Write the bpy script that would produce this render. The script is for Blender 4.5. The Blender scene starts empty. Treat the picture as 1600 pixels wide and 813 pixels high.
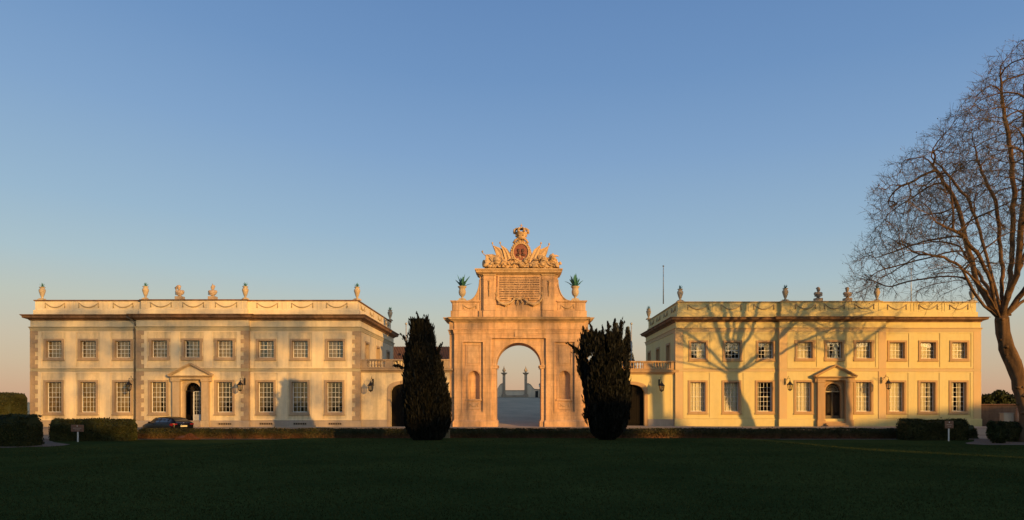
import bpy, bmesh, math, random
import numpy as np
from mathutils import Vector, Matrix, noise
random.seed(7); RNG = np.random.default_rng(11)
scene = bpy.context.scene
COL = scene.collection
PI = math.pi
F_PX, PX, PY, EYE = 1140.0, 809.0, 631.5, 1.9
def X(px, D): return (px - PX) * D / F_PX
def Z(py, D): return EYE + (PY - py) * D / F_PX
SUN_AZ, SUN_EL = math.radians(37), math.radians(8)

# ------------------------------------------------------------------ mesh building
class MB:
    def __init__(s): s.v = []; s.f = []; s.sm = []
    def face(s, pts, smooth=False):
        n = len(s.v); s.v += [tuple(p) for p in pts]; s.f.append(tuple(range(n, n + len(pts)))); s.sm.append(smooth)
    def grid(s, rows, closed_u=False, smooth=True, closed_v=False):
        n = len(s.v); m = len(rows[0])
        for r in rows: s.v += [tuple(p) for p in r]
        R = len(rows)
        for i in range(R if closed_v else R - 1):
            i2 = (i + 1) % R
            for j in range(m if closed_u else m - 1):
                j2 = (j + 1) % m
                s.f.append((n + i*m + j, n + i*m + j2, n + i2*m + j2, n + i2*m + j)); s.sm.append(smooth)
    def box(s, x0, x1, y0, y1, z0, z1):
        n = len(s.v)
        s.v += [(x0,y0,z0),(x1,y0,z0),(x1,y1,z0),(x0,y1,z0),(x0,y0,z1),(x1,y0,z1),(x1,y1,z1),(x0,y1,z1)]
        for q in ((0,3,2,1),(4,5,6,7),(0,1,5,4),(1,2,6,5),(2,3,7,6),(3,0,4,7)):
            s.f.append(tuple(n + i for i in q)); s.sm.append(False)
    def bevbox(s, x0, x1, y0, y1, z0, z1, b=0.02):
        # box with chamfered front and top edges
        rows = []
        for z, k in ((z0, 0), (z0 + b, b), (z1 - b, b), (z1, 0)):
            d = b - k
            rows.append([(x0+d, y0+d, z), (x1-d, y0+d, z), (x1-d, y1-d, z), (x0+d, y1-d, z)])
        s.grid(rows, closed_u=True, smooth=False)
        s.face(rows[0][::-1]); s.face(rows[-1])
    def lathe(s, prof, c=(0,0,0), seg=16, sx=1, sy=1, smooth=True, caps=True, rot=0):
        rows = []
        for r, z in prof:
            rows.append([(c[0] + sx*r*math.cos(rot+2*PI*k/seg), c[1] + sy*r*math.sin(rot+2*PI*k/seg), c[2] + z) for k in range(seg)])
        s.grid(rows, closed_u=True, smooth=smooth)
        if caps:
            if prof[0][0] > 1e-4: s.face(rows[0][::-1])
            if prof[-1][0] > 1e-4: s.face(rows[-1])
    def ell(s, c, rx, ry, rz, seg=12, rings=8, M=None, bump=0, seed=0):
        rows = []
        for i in range(rings + 1):
            a = -PI/2 + PI*i/rings; row = []
            for k in range(seg):
                b = 2*PI*k/seg
                p = Vector((math.cos(a)*math.cos(b), math.cos(a)*math.sin(b), math.sin(a)))
                q = Vector((p.x*rx, p.y*ry, p.z*rz))
                if bump: q *= 1 + bump*noise.noise(p*2.3 + Vector((seed, seed*.7, 3)))
                if M is not None: q = M @ q
                row.append((c[0]+q.x, c[1]+q.y, c[2]+q.z))
            rows.append(row)
        s.grid(rows, closed_u=True)
    def tube(s, pts, r, seg=8, caps=True):
        pts = [Vector(p) for p in pts]; rows = []
        rr = r if isinstance(r, (list, tuple)) else [r]*len(pts)
        up = Vector((0.02, 0.03, 1))
        for i, p in enumerate(pts):
            t = (pts[min(i+1, len(pts)-1)] - pts[max(i-1, 0)])
            if t.length < 1e-9: t = Vector((0,0,1))
            t.normalize()
            a = t.cross(up)
            if a.length < 0.05: a = t.cross(Vector((0,1,0)))
            a.normalize(); b = t.cross(a)
            rows.append([tuple(p + rr[i]*(a*math.cos(2*PI*k/seg) + b*math.sin(2*PI*k/seg))) for k in range(seg)])
        s.grid(rows, closed_u=True)
        if caps: s.face(rows[0][::-1]); s.face(rows[-1])
    def sweep(s, outline, prof, closed=True):
        n = len(outline); P = [Vector((p[0], p[1])) for p in outline]; dirs = []
        for i in range(n):
            if closed: a, b = P[i-1], P[(i+1) % n]
            else: a, b = P[max(i-1, 0)], P[min(i+1, n-1)]
            d1 = (P[i]-a); d2 = (b-P[i])
            if d1.length < 1e-9: d1 = d2
            if d2.length < 1e-9: d2 = d1
            d1 = d1.normalized(); d2 = d2.normalized()
            n1 = Vector((d1.y, -d1.x)); n2 = Vector((d2.y, -d2.x))
            m = (n1 + n2) / (1 + n1.dot(n2)); dirs.append(m)
        rows = [[(P[i].x + dirs[i].x*d, P[i].y + dirs[i].y*d, z) for i in range(n)] for d, z in prof]
        s.grid(rows, closed_u=closed, smooth=False)
        if not closed:
            s.face([r[0] for r in rows]); s.face([r[-1] for r in rows][::-1])
    def build(s, name, mat, parent=None, local=False, recalc=True):
        me = bpy.data.meshes.new(name)
        off = Vector((0,0,0))
        if parent is not None and not local: off = world_origin(parent)
        me.from_pydata([(v[0]-off.x, v[1]-off.y, v[2]-off.z) for v in s.v], [], s.f)
        me.polygons.foreach_set('use_smooth', s.sm)
        if recalc:
            bm = bmesh.new(); bm.from_mesh(me)
            bmesh.ops.remove_doubles(bm, verts=bm.verts, dist=1e-5)
            bmesh.ops.recalc_face_normals(bm, faces=bm.faces); bm.to_mesh(me); bm.free()
        me.materials.append(mat); me.update()
        o = bpy.data.objects.new(name, me); COL.objects.link(o)
        if parent is not None: o.parent = parent
        return o
def world_origin(o):
    v = Vector((0,0,0))
    while o is not None: v += o.location; o = o.parent
    return v
def tag(o, label=None, cat=None, group=None, kind=None):
    if label: o['label'] = label
    if cat: o['category'] = cat
    if group: o['group'] = group
    if kind: o['kind'] = kind
    return o
def empty(name, loc, label, cat, group=None, rz=0):
    o = bpy.data.objects.new(name, None); COL.objects.link(o); o.location = loc; o.rotation_euler.z = rz
    o.empty_display_size = 0.3
    return tag(o, label, cat, group)
KIDS = {}
def copy_tree(o, parent=None):
    c = o.copy(); COL.objects.link(c); c.parent = parent
    for ch in list(o.children): copy_tree(ch, c)
    return c
def place_mesh(me_obj_builder): pass
def quads_obj(name, V, mat, parent=None, core=None, tri=False):
    """V: (N,4,3) array of leaf quads -> one mesh"""
    k = 3 if tri else 4
    N = len(V); verts = V.reshape(-1, 3)
    off = np.array(world_origin(parent)) if parent is not None else np.zeros(3)
    cv, cf = [], []
    if core is not None: cv, cf = core.v, core.f
    allv = verts if not cv else np.vstack([verts, np.array(cv)])
    allv = allv - off
    me = bpy.data.meshes.new(name)
    loops = np.arange(N*k); starts = np.arange(N)*k
    totals = np.full(N, k)
    if cf:
        b = N*k
        ext = []; st = []; tt = []; p = N*k
        for f in cf: st.append(p); tt.append(len(f)); ext += [b+i for i in f]; p += len(f)
        loops = np.concatenate([loops, np.array(ext)]); starts = np.concatenate([starts, np.array(st)]); totals = np.concatenate([totals, np.array(tt)])
    me.vertices.add(len(allv)); me.vertices.foreach_set('co', allv.astype(np.float32).ravel())
    me.loops.add(len(loops)); me.loops.foreach_set('vertex_index', loops.astype(np.int32))
    me.polygons.add(len(starts)); me.polygons.foreach_set('loop_start', starts.astype(np.int32)); me.polygons.foreach_set('loop_total', totals.astype(np.int32))
    me.update(calc_edges=True); me.validate()
    me.materials.append(mat)
    o = bpy.data.objects.new(name, me); COL.objects.link(o)
    if parent is not None: o.parent = parent
    return o
def leaf_quads(P, size, aspect=1.0, dirs=None, spread=1.0, rng=RNG):
    """random oriented quads centred on P; dirs = preferred long axis"""
    N = len(P)
    a = rng.normal(size=(N,3)); a /= np.linalg.norm(a, axis=1)[:,None]
    if dirs is not None:
        a = dirs + spread*a; a /= np.linalg.norm(a, axis=1)[:,None]
    b = rng.normal(size=(N,3)); b -= (b*a).sum(1)[:,None]*a; b /= np.linalg.norm(b, axis=1)[:,None]
    s = size*(0.6 + 0.8*rng.random(N))[:,None]
    a = a*s*aspect*0.5; b = b*s*0.5
    return np.stack([P-a, P+b*1.0, P+a, P-b*1.0], axis=1)

# ------------------------------------------------------------------ materials
MATS = {}
def new_mat(name):
    m = bpy.data.materials.new(name); m.use_nodes = True
    nt = m.node_tree; nt.nodes.clear()
    out = nt.nodes.new('ShaderNodeOutputMaterial'); b = nt.nodes.new('ShaderNodeBsdfPrincipled')
    nt.links.new(b.outputs[0], out.inputs[0])
    return m, nt, b, out
def N_(nt, t, **kw):
    n = nt.nodes.new(t)
    for k, v in kw.items(): setattr(n, k, v)
    return n
def ramp(nt, fac, stops):
    r = N_(nt, 'ShaderNodeValToRGB'); e = r.color_ramp.elements
    while len(e) < len(stops): e.new(0.5)
    for el, (p, c) in zip(e, stops):
        el.position = p; el.color = (c[0], c[1], c[2], 1) if isinstance(c, (tuple, list)) else (c, c, c, 1)
    nt.links.new(fac, r.inputs[0]); return r.outputs[0]
def mix(nt, fac, a, b, mode='MIX'):
    n = N_(nt, 'ShaderNodeMix', data_type='RGBA', blend_type=mode)
    for sock, v in ((n.inputs[0], fac), (n.inputs[6], a), (n.inputs[7], b)):
        if hasattr(v, 'is_output'): nt.links.new(v, sock)
        elif isinstance(v, (tuple, list)): sock.default_value = (v[0], v[1], v[2], 1)
        else: sock.default_value = v
    return n.outputs[2]
def noise_tex(nt, scale, detail=4, rough=0.55, vec=None, dist=0):
    n = N_(nt, 'ShaderNodeTexNoise'); n.inputs['Scale'].default_value = scale; n.inputs['Detail'].default_value = detail
    n.inputs['Roughness'].default_value = rough; n.inputs['Distortion'].default_value = dist
    if vec is not None: nt.links.new(vec, n.inputs['Vector'])
    return n.outputs['Fac']
def coords(nt, scale=(1,1,1)):
    g = N_(nt, 'ShaderNodeNewGeometry'); mp = N_(nt, 'ShaderNodeMapping')
    mp.inputs['Scale'].default_value = scale
    nt.links.new(g.outputs['Position'], mp.inputs['Vector']); return mp.outputs[0]
def bump(nt, b, h, strength=0.3, dist=0.02):
    bp = N_(nt, 'ShaderNodeBump'); bp.inputs['Strength'].default_value = strength; bp.inputs['Distance'].default_value = dist
    nt.links.new(h, bp.inputs['Height']); nt.links.new(bp.outputs[0], b.inputs['Normal'])
def masonry(name, base, dark=0.75, tint=(1,1,1), stain=0.5, joints=None, rough=0.9, grain=0.35, warm=(1.08,0.97,0.85)):
    """weathered plaster or stone: cloudy patches, rain streaks, faint joints, fine grain"""
    m, nt, b, out = new_mat(name)
    c1 = tuple(x*dark for x in base); c2 = tuple(min(1, x*w) for x, w in zip(base, warm))
    v = coords(nt)
    big = noise_tex(nt, 0.45, 5, 0.6, v)
    col = mix(nt, ramp(nt, big, [(0.3, 0.0), (0.7, 1.0)]), base, c2)
    st = noise_tex(nt, 1.0, 5, 0.65, coords(nt, (2.2, 2.2, 0.28)))
    f = ramp(nt, st, [(0.45, 0.0), (0.72, stain)])
    col = mix(nt, f, col, c1)
    pt = noise_tex(nt, 3.1, 6, 0.7, v)
    col = mix(nt, ramp(nt, pt, [(0.35, 0.35*stain), (0.6, 0.0)]), col, tuple(x*dark*0.85 for x in base))
    h = noise_tex(nt, 28, 4, 0.6, v)
    if joints:
        sx, sz, amt = joints
        g = N_(nt, 'ShaderNodeNewGeometry'); sp = N_(nt, 'ShaderNodeSeparateXYZ'); nt.links.new(g.outputs['Position'], sp.inputs[0])
        ad = N_(nt, 'ShaderNodeMath', operation='ADD'); nt.links.new(sp.outputs[0], ad.inputs[0]); nt.links.new(sp.outputs[1], ad.inputs[1])
        cb = N_(nt, 'ShaderNodeCombineXYZ'); nt.links.new(ad.outputs[0], cb.inputs[0]); nt.links.new(sp.outputs[2], cb.inputs[1])
        br = N_(nt, 'ShaderNodeTexBrick'); nt.links.new(cb.outputs[0], br.inputs['Vector'])
        br.inputs['Scale'].default_value = 1; br.inputs['Brick Width'].default_value = sx; br.inputs['Row Height'].default_value = sz
        br.inputs['Mortar Size'].default_value = 0.008; br.inputs['Mortar Smooth'].default_value = 0.3
        br.inputs['Color1'].default_value = (1,1,1,1); br.inputs['Color2'].default_value = (0.80,0.80,0.82,1); br.inputs['Mortar'].default_value = (0.45,0.42,0.4,1)
        col = mix(nt, amt, col, mix(nt, 1.0, col, br.outputs['Color'], 'MULTIPLY'))
    nt.links.new(col, b.inputs['Base Color']); b.inputs['Roughness'].default_value = rough
    b.inputs['Specular IOR Level'].default_value = 0.15
    bump(nt, b, h, grain, 0.015)
    return m
def simple(name, col, rough=0.6, metal=0, spec=0.5, var=0.25, scale=6, bmp=0.15):
    m, nt, b, out = new_mat(name)
    n = noise_tex(nt, scale, 4, 0.6, coords(nt))
    c = mix(nt, ramp(nt, n, [(0.3, 0.0), (0.7, 1.0)]), tuple(x*(1-var) for x in col), tuple(min(1, x*(1+var)) for x in col))
    nt.links.new(c, b.inputs['Base Color']); b.inputs['Roughness'].default_value = rough; b.inputs['Metallic'].default_value = metal
    b.inputs['Specular IOR Level'].default_value = spec
    if bmp: bump(nt, b, noise_tex(nt, scale*5, 3, 0.6, coords(nt)), bmp, 0.01)
    return m
def leafy(name, cols, rough=0.7, scale=0.6, trans=0.15, red_below=None):
    m, nt, b, out = new_mat(name)
    g = N_(nt, 'ShaderNodeNewGeometry')
    stops = [(i/(len(cols)-1), c) for i, c in enumerate(cols)]
    c = ramp(nt, g.outputs['Random Per Island'], stops)
    n = noise_tex(nt, scale, 3, 0.6, coords(nt))
    c = mix(nt, ramp(nt, n, [(0.35, 0.0), (0.7, 0.6)]), c, tuple(x*0.45 for x in cols[0]))
    if red_below:
        z0, z1, rc = red_below
        sp = N_(nt, 'ShaderNodeSeparateXYZ'); nt.links.new(g.outputs['Position'], sp.inputs[0])
        mr = N_(nt, 'ShaderNodeMapRange'); nt.links.new(sp.outputs[2], mr.inputs[0])
        mr.inputs[1].default_value = z0; mr.inputs[2].default_value = z1; mr.inputs[3].default_value = 0.9; mr.inputs[4].default_value = 0
        n2 = noise_tex(nt, 1.3, 3, 0.6, coords(nt))
        mu = N_(nt, 'ShaderNodeMath', operation='MULTIPLY'); nt.links.new(mr.outputs[0], mu.inputs[0]); nt.links.new(ramp(nt, n2, [(0.35,0.3),(0.6,1.0)]), mu.inputs[1])
        c = mix(nt, mu.outputs[0], c, rc)
    nt.links.new(c, b.inputs['Base Color']); b.inputs['Roughness'].default_value = rough; b.inputs['Specular IOR Level'].default_value = 0.25
    if trans:
        t = N_(nt, 'ShaderNodeBsdfTranslucent'); nt.links.new(c, t.inputs[0])
        ms = N_(nt, 'ShaderNodeMixShader'); ms.inputs[0].default_value = trans
        nt.links.new(b.outputs[0], ms.inputs[1]); nt.links.new(t.outputs[0], ms.inputs[2]); nt.links.new(ms.outputs[0], out.inputs[0])
    return m
def glass_mat(name, tint=(0.9,0.92,0.9), refl=0.06):
    m = bpy.data.materials.new(name); m.use_nodes = True; nt = m.node_tree; nt.nodes.clear()
    out = N_(nt, 'ShaderNodeOutputMaterial'); t = N_(nt, 'ShaderNodeBsdfTransparent'); t.inputs[0].default_value = (*tint, 1)
    gl = N_(nt, 'ShaderNodeBsdfGlossy'); gl.inputs['Roughness'].default_value = 0.03; gl.inputs[0].default_value = (0.9,0.9,0.9,1)
    fr = N_(nt, 'ShaderNodeFresnel'); fr.inputs[0].default_value = 1.5
    nn = noise_tex(nt, 1.1, 2, 0.5, coords(nt)); bp = N_(nt, 'ShaderNodeBump'); bp.inputs['Strength'].default_value = 0.12; bp.inputs['Distance'].default_value = 0.05
    nt.links.new(nn, bp.inputs['Height']); nt.links.new(bp.outputs[0], gl.inputs['Normal'])
    ad = N_(nt, 'ShaderNodeMath', operation='ADD'); nt.links.new(fr.outputs[0], ad.inputs[0]); ad.inputs[1].default_value = refl
    ms = N_(nt, 'ShaderNodeMixShader'); nt.links.new(ad.outputs[0], ms.inputs[0]); nt.links.new(t.outputs[0], ms.inputs[1]); nt.links.new(gl.outputs[0], ms.inputs[2])
    nt.links.new(ms.outputs[0], out.inputs[0]); return m

PL_L = masonry('plaster_cream', (0.70,0.60,0.415), 0.6, stain=0.9, grain=0.2)
PL_R = masonry('plaster_yellow', (0.67,0.565,0.275), 0.76, stain=0.42, grain=0.15, warm=(1.04,0.98,0.86))
PL_R2 = masonry('plaster_ochre_pilaster', (0.60,0.45,0.25), 0.82, stain=0.3, grain=0.15)
TR_L = masonry('plaster_trim_cream', (0.75,0.65,0.46), 0.66, stain=0.5, grain=0.2)
BAND_L = masonry('plaster_band_olive', (0.46,0.41,0.28), 0.7, stain=0.5, grain=0.2)
BAND_R = masonry('plaster_band_ochre', (0.56,0.44,0.25), 0.85, stain=0.3, grain=0.2)
ST_PINK = masonry('stone_pinkish', (0.40,0.31,0.22), 0.6, stain=0.6, grain=0.5)
ST_PORTAL = masonry('stone_portal_cream', (0.53,0.42,0.285), 0.6, stain=0.7, grain=0.5)
ST_PINK_R = masonry('stone_ochre_brown', (0.46,0.315,0.175), 0.7, stain=0.5, grain=0.5)
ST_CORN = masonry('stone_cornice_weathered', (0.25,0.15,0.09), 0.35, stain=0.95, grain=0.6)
ST_PLINTH = masonry('stone_plinth_grey', (0.40,0.345,0.29), 0.65, stain=0.6, joints=(1.3,0.6,0.5), grain=0.5)
ST_ARCH = masonry('stone_arch', (0.68,0.45,0.27), 0.42, stain=0.85, joints=(1.35,0.48,0.6), grain=0.7)
ST_ARCH2 = masonry('stone_arch_carved', (0.56,0.40,0.235), 0.42, stain=0.8, grain=1.0)
ST_URN = masonry('stone_urn', (0.50,0.42,0.31), 0.5, stain=0.8, grain=0.8)
ST_BUST = masonry('stone_bust', (0.48,0.38,0.29), 0.4, stain=0.9, grain=0.8)
ST_DARK = masonry('stone_dark_lichen', (0.20,0.16,0.12), 0.5, stain=0.8, grain=0.8)
SWAG = masonry('stucco_garland', (0.43,0.35,0.23), 0.6, stain=0.6, grain=0.8)
INK = simple('letter_paint', (0.13,0.08,0.05), 0.8)
WHITE = simple('white_paint', (0.74,0.72,0.66), 0.45, var=0.06)
CURT = simple('curtain_cloth', (0.84,0.76,0.56), 0.9, var=0.08, spec=0.1, bmp=0)
CURT_L = simple('darkened_curtain_cloth', (0.27,0.195,0.11), 0.9, var=0.35, scale=2, spec=0.1, bmp=0)  # same curtains as CURT; dimness of the left windows put into the colour
GLASS = glass_mat('window_glass')
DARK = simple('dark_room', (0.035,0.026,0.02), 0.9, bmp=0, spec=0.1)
WOODD = simple('dark_door_wood', (0.008,0.006,0.004), 0.7, spec=.1)
DOORW = simple('grey_painted_door', (0.42,0.43,0.44), 0.5)
IRON = simple('black_iron', (0.018,0.017,0.016), 0.45, metal=0.3)
LGLASS = glass_mat('lantern_glass', (0.85,0.8,0.7), 0.05)
PIPE = simple('lead_pipe', (0.13,0.11,0.09), 0.6)
RED = simple('red_medallion', (0.22,0.065,0.03), 0.5, bmp=0.1)
HEADS = simple('medallion_portraits', (0.07,0.025,0.015), 0.6)
AGAVE = simple('agave_leaf', (0.045,0.17,0.14), 0.55, var=0.35, scale=9)
BARK = masonry('plane_bark', (0.185,0.115,0.065), 0.2, stain=0.9, grain=1.0, rough=0.95)
TWIG = simple('twig', (0.10,0.078,0.052), 0.9, bmp=0)
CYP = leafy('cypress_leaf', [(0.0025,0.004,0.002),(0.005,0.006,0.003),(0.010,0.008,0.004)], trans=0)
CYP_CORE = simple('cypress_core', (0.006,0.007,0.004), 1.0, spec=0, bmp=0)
HEDGE = leafy('box_hedge_leaf', [(0.022,0.032,0.008),(0.05,0.055,0.012),(0.075,0.06,0.016)], scale=1.2, trans=0.1)
HEDGE_LOW = leafy('low_hedge_leaf', [(0.028,0.036,0.010),(0.06,0.058,0.016),(0.09,0.065,0.022)], scale=1.2, trans=0.1, red_below=(-0.42,-0.05,(0.15,0.06,0.03)))
BUSH = leafy('laurel_leaf', [(0.02,0.03,0.008),(0.045,0.055,0.014),(0.07,0.075,0.02)], scale=0.8)
GREYLEAF = leafy('grey_green_leaf', [(0.16,0.17,0.15),(0.20,0.21,0.19),(0.13,0.14,0.13)], scale=0.8)
SCREEN = leafy('screen_leaf', [(0.02,0.028,0.01),(0.035,0.04,0.015)], trans=0)
SCREEN_CORE = simple('screen_core', (0.012,0.015,0.007), 1, bmp=0)
# ------------------------------------------------------------------ ground
def smooth(a, b, x):
    t = min(1, max(0, (x-a)/(b-a))); return t*t*(3-2*t)
def gz(x, y):
    z = -0.5 + 0.5*smooth(55.6, 57.6, y)
    ramp_ = 2.8*min(1, max(0, (y-62.5)/(99.5-62.5)))
    z += ramp_*(1 - smooth(9, 16, abs(x))*0.75)
    if y > 150: z -= 60*smooth(150, 400, y)
    if y < 50: z += 0.30*smooth(49.6, 44.5, y)*(1-smooth(13, 19, abs(x)))
    if y < 50: z += 0.03*noise.noise(Vector((x*.13, y*.13, 0)))*smooth(50, 46, y)
    return z
def sheet(name, xs, ys, dz, mat):
    mb = MB(); mb.grid([[(x, y, gz(x, y)+dz) for x in xs] for y in ys], smooth=True)
    o = mb.build(name, mat); o['kind'] = 'structure'; return o
def frange(a, b, n): return [a + (b-a)*i/n for i in range(n+1)]
def ground_mat(name, c1, c2, c3, sc=0.6, b_=0.6, dist=0.03, fine=22):
    m, nt, b, out = new_mat(name)
    v = coords(nt)
    n1 = noise_tex(nt, sc, 5, 0.6, v); n2 = noise_tex(nt, fine, 4, 0.7, v)
    c = mix(nt, ramp(nt, n1, [(0.35, 0.0), (0.65, 1.0)]), c1, c2)
    c = mix(nt, ramp(nt, n2, [(0.4, 0.0), (0.65, 0.7)]), c, c3)
    nt.links.new(c, b.inputs['Base Color']); b.inputs['Roughness'].default_value = 0.95; b.inputs['Specular IOR Level'].default_value = 0.1
    bump(nt, b, n2, b_, dist); return m
def matte(m):
    for n_ in m.node_tree.nodes:
        if n_.type == 'BSDF_PRINCIPLED': n_.inputs['Specular IOR Level'].default_value = 0.0
    return m
LAWN = ground_mat('lawn_grass', (0.036,0.052,0.015), (0.072,0.084,0.022), (0.030,0.042,0.012), 0.16, 0.9, 0.05, 9)
matte(LAWN)
GRAVEL = ground_mat('drive_gravel', (0.42,0.33,0.22), (0.34,0.27,0.19), (0.24,0.19,0.14), 0.5, 0.5, 0.02, 30)
PAVE = ground_mat('pavement_stone', (0.50,0.42,0.31), (0.43,0.36,0.27), (0.36,0.30,0.22), 0.8, 0.3, 0.01, 20)
COBB = ground_mat('cobble_ramp', (0.74,0.56,0.34), (0.56,0.43,0.27), (0.32,0.25,0.165), 0.35, 0.6, 0.02, 14)
EARTH = ground_mat('dirt_path', (0.24,0.17,0.12), (0.19,0.13,0.09), (0.13,0.09,0.06), 0.7, 0.5, 0.02, 16)
far = [-4000, -1500, -500, -200, -120, -80]
xs = far + frange(-60, 60, 60) + [-v for v in far][::-1]
ys = [-3000, -800, -200, -60, -20] + frange(0, 50, 20) + frange(51, 64, 26)[0:] + frange(66, 104, 19) + [110, 130, 150, 180, 220, 260, 300, 350, 400, 800, 2000, 5000]
sheet('ground', xs, ys, 0, LAWN)
sheet('lawn_edge_soil', frange(-60, 60, 60), frange(49.35, 50.3, 2), 0.006, EARTH)
sheet('driveway', frange(-75, 75, 75), frange(50.3, 57.6, 16), 0.012, GRAVEL)
sheet('pavement', frange(-45, 45, 60), frange(57.6, 60.9, 10), 0.03, PAVE)
sheet('forecourt', frange(-12, 15, 20), [60.9, 61.5, 62.4, 63.0], 0.022, PAVE)
sheet('cobbled_ramp', frange(-14, 14, 20), frange(63.0, 128, 26), 0.018, COBB)
sheet('side_forecourt', frange(38, 75, 20), [57.6, 58.5, 60, 61.5], 0.02, GRAVEL)
# side paths where the lawn opens to the drive
def path_sheet(name, pts):
    mb = MB(); rows = []
    for (x0, x1, y) in pts: rows.append([(x0 + (x1-x0)*k/10, y, gz(x0+(x1-x0)*k/10, y)+0.016) for k in range(11)])
    mb.grid(rows); o = mb.build(name, EARTH); o['kind'] = 'structure'
path_sheet('gravel_path', [(X(p0, D), X(p1, D), D) for D, p0, p1 in ((40.0,-80,10),(40.6,-80,34),(41.3,-80,84),(42.2,20,100),(43.2,50,110),(44.2,56,96),(45.5,60,84),(47,66,80),(50.3,70,79))])
path_sheet('gravel_path', [(X(p0, D), X(p1, D), D) for D, p0, p1 in ((42.6,1540,1660),(43.6,1512,1660),(44.8,1508,1660),(46.5,1522,1660),(50.3,1522,1660))])
# short grass blades where the lawn comes close (uncountable)
Ng = 90000
gy = 12 + 30*RNG.random(Ng)**1.6; gx = (RNG.random(Ng)-0.5)*2*(gy*0.75)
P = np.stack([gx, gy, np.array([gz(a, b) for a, b in zip(gx, gy)])], 1)
h = 0.022 + 0.032*RNG.random(Ng); ang = RNG.random(Ng)*PI; w = 0.006 + 0.0004*gy
dx = np.cos(ang)*w; dy = np.sin(ang)*w
lean = RNG.normal(size=(Ng, 2))*0.018
V = np.stack([P + np.stack([-dx, -dy, 0*h], 1), P + np.stack([dx, dy, 0*h], 1), P + np.stack([lean[:,0], lean[:,1], h], 1)], 1)
GR = leafy('grass_blade', [(0.046,0.058,0.018),(0.062,0.074,0.022),(0.080,0.082,0.028)], scale=0.5, trans=0.2)
matte(GR); g = quads_obj('grass', V, GR, tri=True); tag(g, 'short dark green grass of the shaded lawn', 'grass', kind='stuff')

# ------------------------------------------------------------------ windows
def wall_grid(mb, holes, u0, u1, z0, z1, fn, reveal=0.3):
    """flat wall with rectangular holes; fn(u, z, depth) -> point"""
    us = sorted({u0, u1, *[h[0] for h in holes], *[h[1] for h in holes]})
    zs = sorted({z0, z1, *[h[2] for h in holes], *[h[3] for h in holes]})
    for a, b in zip(us, us[1:]):
        for c, d in zip(zs, zs[1:]):
            mu, mz = (a+b)/2, (c+d)/2
            if any(h[0] < mu < h[1] and h[2] < mz < h[3] for h in holes): continue
            mb.face([fn(a,c,0), fn(b,c,0), fn(b,d,0), fn(a,d,0)])
    if reveal:
        for h in holes:
            a, b, c, d = h[:4]
            mb.face([fn(a,c,0), fn(a,d,0), fn(a,d,reveal), fn(a,c,reveal)])
            mb.face([fn(b,c,0), fn(b,d,0), fn(b,d,reveal), fn(b,c,reveal)])
            mb.face([fn(a,d,0), fn(b,d,0), fn(b,d,reveal), fn(a,d,reveal)])
            mb.face([fn(a,c,0), fn(b,c,0), fn(b,c,reveal), fn(a,c,reveal)])
def rect_ring(mb, x0, x1, z0, z1, w, yf, yb, wt=None, wb=None):
    wt = wt or w; wb = wb or w
    mb.box(x0, x0+w, yf, yb, z0, z1); mb.box(x1-w, x1, yf, yb, z0, z1)
    mb.box(x0+w, x1-w, yf+0.001, yb, z1-wt, z1); mb.box(x0+w, x1-w, yf+0.001, yb, z0, z0+wb)
WW, SURR = 1.65, 0.18
def make_window(H, rows, stone, eared, curtains, seed):
    """local: origin at bottom centre on the wall plane, -Y outward. window = painted sash; children surround, pane, curtain"""
    rnd = random.Random(seed)
    ow = WW/2 - SURR; yd = 0.31
    s = MB()
    rect_ring(s, -ow, ow, 0.16, H-0.16, 0.055, yd-0.03, yd+0.03)
    iw = 2*ow - 0.11; ih = H - 0.32 - 0.11; x0 = -ow+0.055; z0 = 0.16+0.055
    for k in range(1, 4): s.box(x0+iw*k/4-0.013, x0+iw*k/4+0.013, yd-0.012, yd+0.012, z0, z0+ih)
    for k in range(1, rows):
        t = 0.026 if k == rows//2 else 0.0125
        s.box(x0, x0+iw, yd-(0.022 if k == rows//2 else 0.014), yd+0.014, z0+ih*k/rows-t, z0+ih*k/rows+t)
    win = s.build('window', WHITE, None, local=True)
    f = MB()
    rect_ring(f, -WW/2, WW/2, 0, H, SURR, -0.06, 0.36, 0.16, 0.16)
    if eared:
        for sx in (-1, 1):
            a, b = sorted((sx*WW/2, sx*(WW/2+0.075))); f.bevbox(a, b, -0.045, 0.02, H-0.30, H, 0.01); f.bevbox(a, b, -0.045, 0.02, 0.0, 0.26, 0.01)
    f.bevbox(-WW/2-0.04, WW/2+0.04, -0.10, 0.03, -0.10, -0.002, 0.012)   # sill
    f.build('surround', stone, win, local=True)
    p = MB(); p.face([(x0, yd+0.018, z0), (x0+iw, yd+0.018, z0), (x0+iw, yd+0.018, z0+ih), (x0, yd+0.018, z0+ih)])
    p.build('pane', GLASS, win, local=True, recalc=False)
    for (a, b) in curtains:
        c = MB(); n = 26; ph = rnd.random()*6
        top = []; bot = []
        for k in range(n+1):
            x = x0 + iw*(a + (b-a)*k/n); y = yd + 0.12 + 0.025*math.sin(k*1.3+ph) + 0.012*math.sin(k*2.9+ph)
            top.append((x, y, z0+ih+0.03)); bot.append((x + rnd.uniform(-.01,.01), y+rnd.uniform(-.01,.01), z0-0.02))
        c.grid([bot, top]); c.build('curtain', CURT if stone.name.startswith('stone_ochre') else CURT_L, win, local=True, recalc=False)
    return win
WIN_CACHE = {}
def window(parent, loc, H, rows, stone, eared, curtains, rz=0):
    """parts are copies of one prototype per kind"""
    key = (H, rows, stone.name, eared, tuple(curtains))
    if key in WIN_CACHE: w = copy_tree(WIN_CACHE[key], parent)
    else: w = make_window(H, rows, stone, eared, curtains, len(WIN_CACHE)); WIN_CACHE[key] = w; w.parent = parent
    o = world_origin(parent); w.location = Vector(loc) - o; w.rotation_euler.z = rz
    return w
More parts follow.
